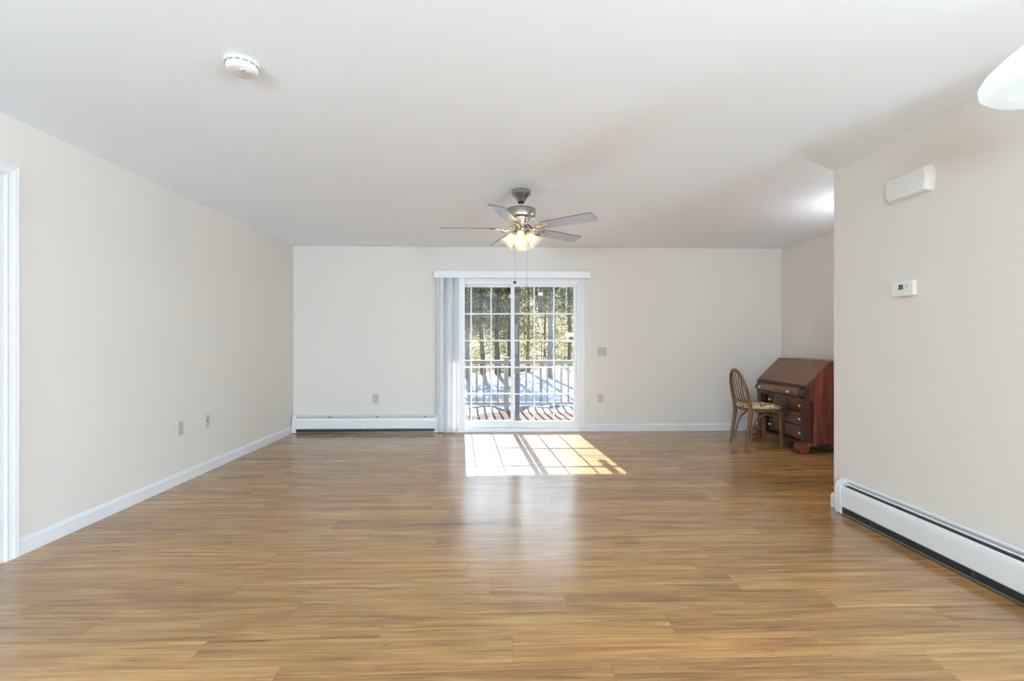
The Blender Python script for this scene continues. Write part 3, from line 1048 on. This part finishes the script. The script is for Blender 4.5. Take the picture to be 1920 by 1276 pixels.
def fill_globe(loc, label, drop):  # unseen glowing globe, added to brighten ceiling and walls
    r = thing('fill_globe', label, 'pendant lamp', loc)
    mb = MB(); mb.lathe([(0.055, 0.0), (0.05, -0.02), (0.015, -0.03)], 28); mb.build('canopy', M['nickel'], r, smooth=40)
    mb = MB(); mb.tube([(0, 0, -0.02), (0, 0, -drop + 0.44)], 0.005, 8); mb.lathe([(0.012, -drop + 0.46), (0.06, -drop + 0.43), (0.06, -drop + 0.412)], 20); mb.build('stem', M['nickel'], r, smooth=40)
    pr_ = [(0.42 * math.sin(a_), -drop + 0.42 * math.cos(a_)) for a_ in arc(15, R(8), R(178))]
    mb = MB(); mb.lathe(pr_, 24, caps=False); mb.build('globe', M['fillglobe'], r, smooth=80)


fill_globe((-1.9, -3.5, H), 'added fill globe hanging low in the left rear corner behind the viewer', 1.45)
fill_globe((3.6, -2.8, H), 'added fill globe hanging low in the dining side behind the partition', 1.45)

# ------------------------------------------------------------ slant-front desk (back against the right wall, front towards -X)
DK = thing('slant_front_desk', 'dark mahogany slant-front desk with glass knobs and scroll feet in the alcove', 'desk', (3.20, 4.74, 0))
LW = 0.885                       # width along local +Y
BX = 0.560                       # back, local x
prof = [(0.132, 0.110), (BX, 0.110), (BX, 0.975), (0.310, 0.975), (0.052, 0.722), (0.045, 0.700), (0.060, 0.690), (0.070, 0.566), (0.132, 0.562)]
# carcass sides
for nm, y0, y1 in (('side_panel', 0.0, 0.022), ('side_panel', LW - 0.022, LW)):
    MB().prism(prof, y0, y1, 'Y').build(nm, M['deskside'], DK, bevel=0.0015)
MB().box(BX - 0.015, BX, 0.022, LW - 0.022, 0.10, 0.97).build('back_panel', M['deskdark'], DK)
MB().box(0.300, BX + 0.004, -0.004, LW + 0.004, 0.972, 0.990).build('top_board', M['desklid'], DK, bevel=0.003)
# slanted lid
dz = 0.722 - 0.975; dx = 0.052 - 0.310
nrm = Vector((-0.253, 0.258)).normalized()
a = Vector((0.308, 0.990)) ; b_ = Vector((0.040, 0.727))
poly = [tuple(a), tuple(b_), (b_.x + 0.014, b_.y - 0.014), (a.x + 0.0, a.y - 0.02)]
MB().prism(poly, -0.002, LW + 0.002, 'Y').build('lid', M['desklid'], DK, bevel=0.002)
mb = MB(); mb.box(0.030, 0.30, 0.022, LW - 0.022, 0.700, 0.716); mb.prism([(0.030, 0.716), (0.030, 0.700), (0.018, 0.704), (0.018, 0.712)], -0.004, LW + 0.004, 'Y'); mb.build('writing_board', M['deskdark'], DK)
# frieze drawer with ogee front, blocks at both ends
og = [(0.075, 0.697), (0.034, 0.697), (0.026, 0.690), (0.022, 0.676), (0.006, 0.660), (-0.004, 0.640), (-0.004, 0.620), (0.006, 0.604), (0.022, 0.594), (0.034, 0.590), (0.075, 0.590)]
og2 = [(x + 0.010, z) for x, z in og]
mb = MB(); mb.prism(og2, -0.002, 0.075, 'Y'); mb.prism(og2, LW - 0.075, LW + 0.002, 'Y'); mb.box(0.05, BX - 0.02, 0.022, LW - 0.022, 0.566, 0.590); mb.box(0.030, 0.115, -0.001, LW + 0.001, 0.566, 0.588)
mb.build('frieze_block', M['deskdark'], DK, smooth=35)


def knob(parent, x, y, z, r_=0.015):
    mb = MB()
    mb.lathe([(0.006, 0.0), (0.007, 0.010), (r_ * 0.75, 0.014), (r_, 0.022), (r_ * 0.95, 0.030), (r_ * 0.55, 0.036), (0.0015, 0.037)], 12, mx=Matrix.Translation((x, y, z)) @ Matrix.Rotation(R(-90), 4, 'Y'))
    mb.build('knob', M['knobglass'], parent)


fd = MB().prism(og, 0.080, LW - 0.080, 'Y').build('frieze_drawer', M['frieze'], DK, smooth=35)
knob(fd, -0.003, 0.20, 0.640); knob(fd, -0.003, LW - 0.14, 0.640)
mb = MB(); mb.lathe([(0.010, 0), (0.010, 0.003)], 16, mx=Matrix.Translation((-0.003, LW * 0.5, 0.645)) @ Matrix.Rotation(R(-90), 4, 'Y')); mb.build('keyhole', M['slotdark'], fd)
# recessed carcass front and three lower drawers
RX = 0.125
MB().box(RX + 0.012, BX - 0.02, 0.022, LW - 0.022, 0.110, 0.566).build('drawer_case', M['deskdark'], DK)
for z0, z1 in ((0.425, 0.560), (0.272, 0.417), (0.118, 0.264)):
    mb = MB()
    mb.box(RX - 0.014, RX + 0.012, 0.105, LW - 0.105, z0, z1)
    dr = mb.build('drawer', M['deskdrawer'], DK, bevel=0.003)
    zc = (z0 + z1) / 2
    knob(dr, RX - 0.014, 0.165, zc); knob(dr, RX - 0.014, LW - 0.165, zc)
    mb = MB(); mb.lathe([(0.007, 0), (0.007, 0.002)], 14, mx=Matrix.Translation((RX - 0.0145, LW / 2, zc + 0.03)) @ Matrix.Rotation(R(-90), 4, 'Y')); mb.build('keyhole', M['slotdark'], dr)
mb = MB(); mb.box(RX - 0.004, RX + 0.014, 0.022, 0.100, 0.11, 0.566); mb.build('case_stile', M['deskdark'], DK)
mb = MB(); mb.box(RX - 0.004, RX + 0.014, LW - 0.100, LW - 0.022, 0.11, 0.566); mb.build('case_stile', M['deskdark'], DK)
# free-standing square columns
for y0 in (0.0, LW - 0.070):
    mb = MB(); mb.box(0.034, 0.102, y0, y0 + 0.070, 0.112, 0.550)
    mb.box(0.028, 0.110, y0 - 0.003, y0 + 0.073, 0.550, 0.566)
    mb.build('column', M['deskdark'], DK, bevel=0.004)
# base board and scroll feet
mb = MB(); mb.box(0.02, BX, 0.0, LW, 0.088, 0.112); mb.build('base_board', M['deskdark'], DK, bevel=0.003)
for y0 in (-0.012, LW - 0.093):
    mb = MB()
    pl_ = []
    cx, cz, rr = 0.022, 0.059, 0.056
    for a_ in arc(26, R(75), R(75 + 300)):
        pl_.append((cx + rr * math.cos(a_), cz + rr * math.sin(a_)))
    outline = [(0.150, 0.110), (0.03, 0.118)] + pl_ + [(0.085, 0.080), (0.16, 0.086)]
    mb.prism(outline, y0, y0 + 0.105, 'Y')
    mb.build('scroll_foot', M['deskside'], DK, smooth=40)
    MB().box(0.42, 0.54, y0 + 0.012, y0 + 0.093, 0.0, 0.088).build('rear_foot', M['deskdark'], DK)

# ------------------------------------------------------------ bentwood chair (faces +X, tucked at the desk)
CH = thing('side_chair', 'brown bentwood side chair with slatted arched back and floral tapestry seat', 'chair', (2.80, 5.235, 0))
HW = 0.172
mbw = M['chairwood']
for s_ in (-1, 1):
    y = s_ * HW
    pts = [(-0.020, y * 0.97, 0.0), (-0.002, y * 0.97, 0.12), (0.022, y, 0.26), (0.034, y, 0.36), (0.030, y, 0.44), (0.022, y, 0.50)]
    mb = MB(); mb.tube(pts, [0.0135, 0.0175, 0.0205, 0.022, 0.021, 0.019], 12); mb.build('leg', mbw, CH, smooth=60)
for s_ in (-1, 1):
    y = s_ * HW * 0.98
    mb = MB()
    r0, r1 = 0.0135, 0.0185
    vs = []
    for z, h_, x in ((0.0, r0, 0.392), (0.405, r1, 0.382)):
        vs += [(x - h_, y - h_, z), (x + h_, y - h_, z), (x + h_, y + h_, z), (x - h_, y + h_, z)]
    mb.add(vs, [(3, 2, 1, 0), (4, 5, 6, 7), (0, 1, 5, 4), (1, 2, 6, 5), (2, 3, 7, 6), (3, 0, 4, 7)])
    mb.build('leg', mbw, CH, bevel=0.004)
# arched back bow
pts = []; zs = 0.50
for i in range(33):
    a_ = PI * i / 32
    yy = -HW * math.cos(a_)
    q = math.sin(a_) ** 0.75
    z = zs + 0.365 * q
    x = 0.022 - 0.085 * (z - zs) / 0.365
    pts.append((x, yy * (1 - 0.12 * (1 - abs(math.cos(a_)))), z))
pts[0] = (0.026, -HW, 0.44); pts[-1] = (0.026, HW, 0.44)
mb = MB(); mb.tube(pts, 0.0180, 12, up=(1, 0, 0)); mb.build('back_bow', mbw, CH, smooth=60)
mb = MB(); mb.tube([(0.018, -HW, 0.505), (0.008, -0.09, 0.503), (0.004, 0, 0.502), (0.008, 0.09, 0.503), (0.018, HW, 0.505)], 0.014, 10); mb.build('back_rail', mbw, CH, smooth=60)
for k in range(5):
    yy = (-0.100, -0.052, 0.0, 0.052, 0.100)[k]
    ca = -yy / HW / 0.98
    top = zs + 0.365 * math.sqrt(max(0, 1 - ca * ca)) ** 0.75 - 0.004
    mb = MB()
    x0, x1 = 0.008, 0.022 - 0.085 * (top - zs) / 0.365
    mb.tube([(x0, yy, 0.50), ((x0 + x1) / 2 - 0.004, yy, (0.5 + top) / 2), (x1, yy, top)], [0.010, 0.011, 0.009], 8, flat=0.5, up=(0, 1, 0))
    mb.build('back_slat', mbw, CH, smooth=60)
# seat frame
out_ = []
for i in range(40):
    a_ = 2 * PI * i / 40
    c_, s2 = math.cos(a_), math.sin(a_)
    x = 0.212 + 0.205 * math.copysign(abs(c_) ** 0.55, c_)
    y = (0.185 + 0.012 * c_) * math.copysign(abs(s2) ** 0.55, s2)
    out_.append((x, y))
MB().prism(out_, 0.395, 0.428, 'Z').build('seat_frame', mbw, CH, bevel=0.006)
# cushion
mb = MB(); vs = []; fs = []
lv = [(0.96, 0.429), (1.03, 0.434), (1.04, 0.443), (0.97, 0.455), (0.80, 0.468), (0.55, 0.476), (0.25, 0.479)]
for s_, z in lv:
    for x, y in out_:
        vs.append((0.215 + (x - 0.212) * s_, y * s_, z))
nn = len(out_)
for i in range(len(lv) - 1):
    for k in range(nn):
        k2 = (k + 1) % nn
        fs.append((i * nn + k, i * nn + k2, (i + 1) * nn + k2, (i + 1) * nn + k))
fs.append(tuple(range(nn))); fs.append(tuple((len(lv) - 1) * nn + k for k in range(nn)))
mb.add(vs, fs)
mb.mi = [1 if f_i < 2 * nn else 0 for f_i in range(len(mb.f))]
cu = mb.build('seat_cushion', [M['tapestry'], M['welt']], CH, smooth=70)
# bent braces: hoop on each side, and one between the front legs
for s_ in (-1, 1):
    y = s_ * (HW - 0.012)
    pts = [(0.030, y, 0.030), (0.040, y, 0.12), (0.062, y, 0.22), (0.105, y, 0.305), (0.170, y, 0.358), (0.240, y, 0.370), (0.300, y, 0.352), (0.345, y, 0.318), (0.372, y, 0.285)]
    mb = MB(); mb.tube(pts, 0.0095, 10); mb.build('brace', mbw, CH, smooth=60)
pts = []
for i in range(15):
    q = i / 14
    yy = -HW + 2 * HW * q
    pts.append((0.372, yy, 0.295 + 0.080 * math.sin(PI * q)))
mb = MB(); mb.tube(pts, 0.0095, 10); mb.build('brace', mbw, CH, smooth=60)

# ------------------------------------------------------------ outside: deck, railing, added awning
mb = MB()
y = 6.20
while y < 8.75:
    mb.box(-4.5, 4.5, y, y + 0.133, -0.13, -0.10)
    y += 0.138
struct(mb.build('floor_deck', M['deckwood']))
rl = thing('deck_railing', 'grey painted deck railing with square balusters outside the patio door', 'railing', (0, 8.66, -0.10))
mb = MB(); mb.box(-4.0, 4.0, -0.06, 0.06, 0.908, 0.930); mb.box(-4.0, 4.0, -0.02, 0.02, 0.862, 0.908); mb.build('top_rail', M['greyrail'], rl)
mb = MB(); mb.box(-4.0, 4.0, -0.02, 0.02, 0.092, 0.135); mb.build('bottom_rail', M['greyrail'], rl)
for k in range(-15, 16):
    x = 0.100 + 0.1345 * k
    if abs(x - 0.10) < 0.04:
        continue
    MB().box(x - 0.018, x + 0.018, -0.018, 0.018, 0.135, 0.862).build('baluster', M['greyrail'], rl)
for x in (-2.15, 0.125, 2.35):
    mb = MB(); mb.box(x - 0.045, x + 0.045, -0.045, 0.045, 0.0, 0.975); mb.box(x - 0.055, x + 0.055, -0.055, 0.055, 0.975, 0.992)
    mb.build('newel_post', M['greyrail'], rl)
mb = MB(); mb.box(0.95, 0.985, -0.018, 0.018, 0.0, 0.092); mb.build('support_block', M['greyrail'], rl)

aw = thing('sun_cut_awning', 'unseen white fabric awning added above the patio door to cut the sun', 'awning', (0.2, 6.2, 0))  # added out of view to end the sun patch on the floor
mb = MB(); mb.prism([(0.0, 2.72), (2.70, 2.355), (2.70, 2.375), (0.0, 2.74)], -3.4, 3.4, 'X'); mb.build('canopy', M['awning'], aw)
mb = MB(); mb.box(-3.42, 3.42, 2.69, 2.74, 2.345, 2.395); mb.build('front_bar', M['enamel'], aw)
for x in (-3.1, 3.1):
    mb = MB(); mb.tube([(x, 0.0, 2.45), (x * 0.94, 1.4, 2.40), (x, 2.7, 2.36)], 0.02, 8); mb.build('folding_arm', M['enamel'], aw)
mb = MB(); mb.box(-3.4, 3.4, -0.02, 0.12, 2.68, 2.82); mb.build('cassette', M['enamel'], aw)
# house wall outside above the door (carries the awning)
struct(MB().box(-6, 6, 6.18, 6.2, H, 3.2).build('wall_outside', M['trim']))

# old snow left on the deck
rng = random.Random(11)
mb = MB(); nx, ny = 90, 16
vs = []; fs = []
for j in range(ny):
    for i in range(nx):
        x = -3.6 + 7.2 * i / (nx - 1)
        yy = 7.55 + 1.11 * j / (ny - 1)
        edge = 0.16 * math.sin(x * 2.1) + 0.10 * math.sin(x * 5.3 + 1) + (0.05 - 0.25 * max(0, min(1, (x - 0.3) / 1.0)) if x > 0.3 else 0.05)
        d = yy - (8.16 + edge)
        hgt = -0.012 + 0.075 * max(0, min(1, d / 0.35)) + 0.012 * math.sin(x * 9 + yy * 7) + rng.uniform(-0.006, 0.006)
        vs.append((x, yy, -0.10 + hgt))
for j in range(ny - 1):
    for i in range(nx - 1):
        fs.append((j * nx + i, j * nx + i + 1, (j + 1) * nx + i + 1, (j + 1) * nx + i))
mb.add(vs, fs)
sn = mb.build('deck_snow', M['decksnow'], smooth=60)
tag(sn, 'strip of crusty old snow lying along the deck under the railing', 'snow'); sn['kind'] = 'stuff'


# snowy yard, rising gently, and the woodland slope behind it
def yard_z(x, y):
    z = -0.95 + 0.30 * max(0, (y - 9)) / 15
    z += 0.05 * math.sin(x * 0.7 + 1) * math.sin(y * 0.45) + 0.03 * math.sin(x * 1.9 + y * 0.8)
    z += 0.42 * math.exp(-((x - 3.4) / 1.6) ** 2 - ((y - 25.0) / 2.2) ** 2)
    return z


mb = MB(); vs = []; fs = []; nx, ny = 70, 44
for j in range(ny):
    for i in range(nx):
        x = -14 + 30 * i / (nx - 1); yy = 8.8 + 17.2 * j / (ny - 1)
        vs.append((x, yy, yard_z(x, yy)))
for j in range(ny - 1):
    for i in range(nx - 1):
        fs.append((j * nx + i, j * nx + i + 1, (j + 1) * nx + i + 1, (j + 1) * nx + i))
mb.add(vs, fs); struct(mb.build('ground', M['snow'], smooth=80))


def wood_z(x, y):
    return yard_z(x, 26) - 0.12 + (y - 25.5) * 0.035 + 0.12 * math.sin(x * 0.5 + y * 0.3)


mb = MB(); vs = []; fs = []; nx, ny = 40, 30
for j in range(ny):
    for i in range(nx):
        x = -26 + 56 * i / (nx - 1); yy = 25.5 + 54 * j / (ny - 1)
        vs.append((x, yy, wood_z(x, yy)))
for j in range(ny - 1):
    for i in range(nx - 1):
        fs.append((j * nx + i, j * nx + i + 1, (j + 1) * nx + i + 1, (j + 1) * nx + i))
mb.add(vs, fs); struct(mb.build('ground_woods', M['litter'], smooth=80))


# ------------------------------------------------------------ trees
def spray(mb, p, d, size, rng, mi):
    """a small drooping frond: kite-shaped leaf card"""
    d = d.normalized()
    side = d.cross(Vector((rng.uniform(-1, 1), rng.uniform(-1, 1), rng.uniform(-1, 1)))).normalized()
    a = p
    b = p + d * size * 0.5 + side * size * 0.15
    c = p + d * size
    e = p + d * size * 0.5 - side * size * 0.15
    mb.add([a, b, c, e], [(0, 1, 2, 3)], mi)


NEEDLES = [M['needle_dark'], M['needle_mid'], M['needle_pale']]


def conifer(x, y, h, r0, crown0, rc, n, bark_m, label, seed, lean=0.0, weights=(0.50, 0.32, 0.18), size=(0.07, 0.17), group=None, mats=None):
    rng = random.Random(seed)
    z0 = (yard_z(x, y) if y < 26 else wood_z(x, y)) - 0.15
    root = thing('tree', label, 'tree', (x, y, z0), 0, group)
    mb = MB()
    pts = [(lean * (q - 0.15) * h * 0.25 + 0.03 * math.sin(q * 9 + seed), 0.03 * math.cos(q * 7 + seed), q * h) for q in arc(9, 0, 1)]
    rs = [r0 * (1.25 if i == 0 else 1.0 - 0.75 * i / 8) for i in range(9)]
    mb.tube(pts, rs, 12)
    # bare limbs on the trunk
    for k in range(10):
        zz = rng.uniform(0.5, max(1.0, crown0 + 1.5))
        a_ = rng.uniform(0, 2 * PI); L = rng.uniform(0.5, 1.2)
        p0 = Vector((lean * (zz / h - 0.15) * h * 0.25, 0, zz))
        mb.tube([p0, p0 + Vector((math.cos(a_) * L * 0.5, math.sin(a_) * L * 0.5, 0.12)), p0 + Vector((math.cos(a_) * L, math.sin(a_) * L, rng.uniform(-0.1, 0.25)))], [0.022, 0.014, 0.005], 5)
    mb.build('trunk', bark_m, root, smooth=60)
    mb = MB()
    nb = max(8, int(n * 2.0) // 40)
    for b in range(nb):
        q = rng.random() ** 0.85
        z = crown0 + (h - crown0) * q
        L = rc * (1 - 0.8 * q) * rng.uniform(0.55, 1.1)
        a_ = rng.uniform(0, 2 * PI)
        d = Vector((math.cos(a_), math.sin(a_), rng.uniform(-0.35, 0.05)))
        base = Vector((lean * (z / h - 0.15) * h * 0.25, 0, z))
        tone = rng.random()
        for k in range(40):
            u = rng.uniform(0.12, 1.0)
            p = base + d * L * u + Vector((rng.gauss(0, 0.13), rng.gauss(0, 0.13), rng.gauss(-0.08, 0.11) - 0.25 * u * u))
            dd = d + Vector((rng.gauss(0, 0.6), rng.gauss(0, 0.6), rng.gauss(-0.35, 0.5)))
            w = rng.random() * 0.6 + tone * 0.4
            mi = 0 if w < weights[0] else (1 if w < weights[0] + weights[1] else 2)
            spray(mb, p, dd, rng.uniform(*size), rng, mi)
    raw(mb, 'foliage', mats or NEEDLES, root)
    return root


TREES = [
    # x, y, height, trunk radius, crown base, crown radius, cards, bark, label
    (-1.62, 22.5, 6.7, 0.10, 3.0, 1.9, 3900, 'bark_grey', 'pale grey-trunked tree at the left edge of the patio door view', 0.0),
    (-0.98, 25.5, 7.1, 0.14, 2.6, 2.2, 3900, 'bark_brown', 'dark evergreen with a leaning trunk, second from the left beyond the railing', -0.11),
    (-0.13, 25.0, 7.2, 0.15, 2.9, 2.2, 4160, 'bark_brown', 'evergreen with a straight dark brown trunk left of the door centre', 0.0),
    (0.55, 24.2, 6.9, 0.14, 1.9, 2.0, 5460, 'bark_dark', 'dense dark evergreen just left of the centre stile, behind the newel post', 0.0),
    (1.62, 25.8, 7.6, 0.12, 4.4, 2.2, 4500, 'bark_gold', 'golden brown straight trunk right of the dark screen frame', 0.0),
    (2.52, 22.8, 7.0, 0.15, 3.7, 2.0, 4800, 'bark_grey', 'thick purple-grey trunk behind the shepherd hook', 0.0),
    (4.05, 26.5, 7.4, 0.10, 2.3, 2.5, 4160, 'bark_brown', 'bushy evergreen with a thin brown trunk at the right edge of the patio door view', 0.0),
]
for i, (x, yy, h, r0, c0, rc, n, bk, lab, ln) in enumerate(TREES):
    conifer(x, yy, h, r0, c0, rc, n, M[bk], lab, 31 + i, ln)
FAR = [M['leaf_olive'], M['leaf_gold'], M['leaf_cream']]
rng = random.Random(77)
FARL = [(-5.2, 32, 'left'), (-3.4, 36, ''), (-2.2, 31, ''), (-0.4, 38, ''), (0.9, 33, ''), (2.2, 40, ''), (3.4, 34, ''), (4.6, 38, ''), (5.6, 32, ''), (6.6, 42, ''), (7.8, 35, '')]
for i, (x, yy, _) in enumerate(FARL):
    conifer(x, yy, rng.uniform(7.6, 8.8), 0.09, 0.8, 2.3, 2200, M['bark_gold' if i % 2 else 'bark_brown'], 'small golden-leaved tree deep in the woods behind the evergreens', 500 + i, 0.0, (0.42, 0.33, 0.25), (0.10, 0.24), 'far woodland trees', FAR)
# undergrowth and distant foliage: nobody could count it
mb = MB()
rng = random.Random(5)
for k in range(9000):
    yy = rng.uniform(48, 70)
    x = rng.uniform(-0.32 * yy, 0.42 * yy)
    z = wood_z(x, yy) + 8.5 * rng.random() ** 1.2
    w = rng.random()
    spray(mb, Vector((x, yy, z)), Vector((rng.gauss(0, 1), rng.gauss(0, 0.5), rng.gauss(0, 1))), rng.uniform(0.35, 0.8), rng, 0 if w < 0.3 else (1 if w < 0.62 else 2))
for k in range(5000):
    yy = rng.uniform(27.5, 30.5)
    x = rng.uniform(-0.32 * yy, 0.42 * yy)
    z = wood_z(x, yy) + 1.3 * rng.random() ** 2
    w = rng.random()
    spray(mb, Vector((x, yy, z)), Vector((rng.gauss(0, 1), rng.gauss(0, 0.5), rng.gauss(0.6, 0.8))), rng.uniform(0.10, 0.30), rng, 0 if w < 0.25 else (1 if w < 0.6 else 2))
th = raw(mb, 'woodland_thicket', FAR)
tag(th, 'pale golden thicket and undergrowth filling the woods behind the trees', 'foliage'); th['kind'] = 'stuff'

# ------------------------------------------------------------ feeders and shepherd hook
bf = thing('bird_feeder', 'dark tube bird feeder with a pale band hanging on a wire over the deck', 'bird feeder', (0.72, 8.05, 0))
mb = MB(); mb.lathe([(0.040, 1.72), (0.040, 2.00)], 24); mb.build('seed_tube', M['feedertube'], bf, smooth=40)
mb = MB(); mb.lathe([(0.041, 2.00), (0.041, 2.055)], 24); mb.build('clear_band', M['feederwhite'], bf, smooth=40)
mb = MB(); mb.lathe([(0.050, 2.055), (0.044, 2.075), (0.028, 2.10), (0.010, 2.112)], 24); mb.build('cap', M['iron'], bf, smooth=40)
mb = MB(); mb.lathe([(0.046, 1.70), (0.046, 1.722)], 24)
for a_, z in ((0.3, 1.80), (3.4, 1.80), (1.9, 1.90), (5.0, 1.90), (4.2, 1.80)):
    mb.tube([(0.038 * math.cos(a_), 0.038 * math.sin(a_), z), (0.085 * math.cos(a_), 0.085 * math.sin(a_), z)], 0.005, 6)
mb.build('perch', M['iron'], bf)
mb = MB(); mb.tube([(0, 0, 2.11), (0, 0, 2.462)], 0.002, 5); mb.build('hanging_wire', M['iron'], bf)

hf = thing('house_feeder', 'wooden house-shaped bird feeder hanging at the right edge of the patio door view', 'bird feeder', (1.40, 8.55, 0))
mb = MB(); mb.box(-0.15, 0.15, -0.11, 0.11, 1.175, 1.20); mb.box(-0.15, 0.15, -0.11, -0.098, 1.20, 1.222); mb.box(-0.15, 0.15, 0.098, 0.11, 1.20, 1.222); mb.build('tray', M['feederwood'], hf)
mb = MB(); mb.box(-0.075, 0.09, -0.06, 0.06, 1.20, 1.275); mb.build('seed_box', M['brownpanel'], hf)
mb = MB()
for s_ in (-1, 1):
    mb.box(s_ * 0.115 - 0.008, s_ * 0.115 + 0.008, -0.07, 0.07, 1.20, 1.31, mx=Matrix.Translation((0, 0, 0)))
mb.build('end_panel', M['feederwood'], hf)
mb = MB(); mb.prism([(-0.13, 1.275), (0.0, 1.345), (0.13, 1.275), (0.13, 1.288), (0.0, 1.358), (-0.13, 1.288)], -0.16, 0.16, 'X'); mb.build('roof', M['feederwood'], hf)
mb = MB(); mb.tube([(-0.145, 0, 1.34), (-0.145, 0, 2.40)], 0.003, 5); mb.tube([(0.145, 0, 1.34), (0.145, 0, 2.40)], 0.003, 5); mb.build('hanging_wire', M['feederwhite'], hf)

sx, sy = 1.05, 11.4
zz = yard_z(sx, sy)
sh = thing('shepherd_hook', 'black double-crook shepherd hook standing in the snow beyond the railing', 'shepherd hook', (sx, sy, zz))
mb = MB(); mb.tube([(0, 0, -0.1), (0, 0, 1.15 - zz)], 0.0095, 8); mb.build('pole', M['iron'], sh, smooth=60)


def crook(s_, w, h_):
    pts = []
    z0 = 1.13 - zz
    for i in range(10):
        q = i / 9
        pts.append((s_ * w * 0.34 * q ** 1.5, 0, z0 + h_ * 0.72 * q))
    cxx = s_ * w * 0.62
    for i in range(1, 15):
        a_ = PI * (1 - i / 14 * 1.0)
        pts.append((cxx + s_ * w * 0.36 * math.cos(a_) * 1.0, 0, z0 + h_ * 0.72 + h_ * 0.28 * math.sin(a_)))
    for i in range(1, 12):
        a_ = -PI * i / 11 * 1.3
        r_ = w * 0.13
        pts.append((s_ * (abs(cxx) + w * 0.36 - r_ + r_ * math.cos(a_)), 0, z0 + h_ * 0.72 + r_ * math.sin(a_) * 1.4))
    m_ = MB(); m_.tube(pts, 0.0085, 7); m_.build('crook', M['iron'], sh, smooth=60)


crook(1, 0.30, 0.17)
crook(-1, 0.22, 0.20)
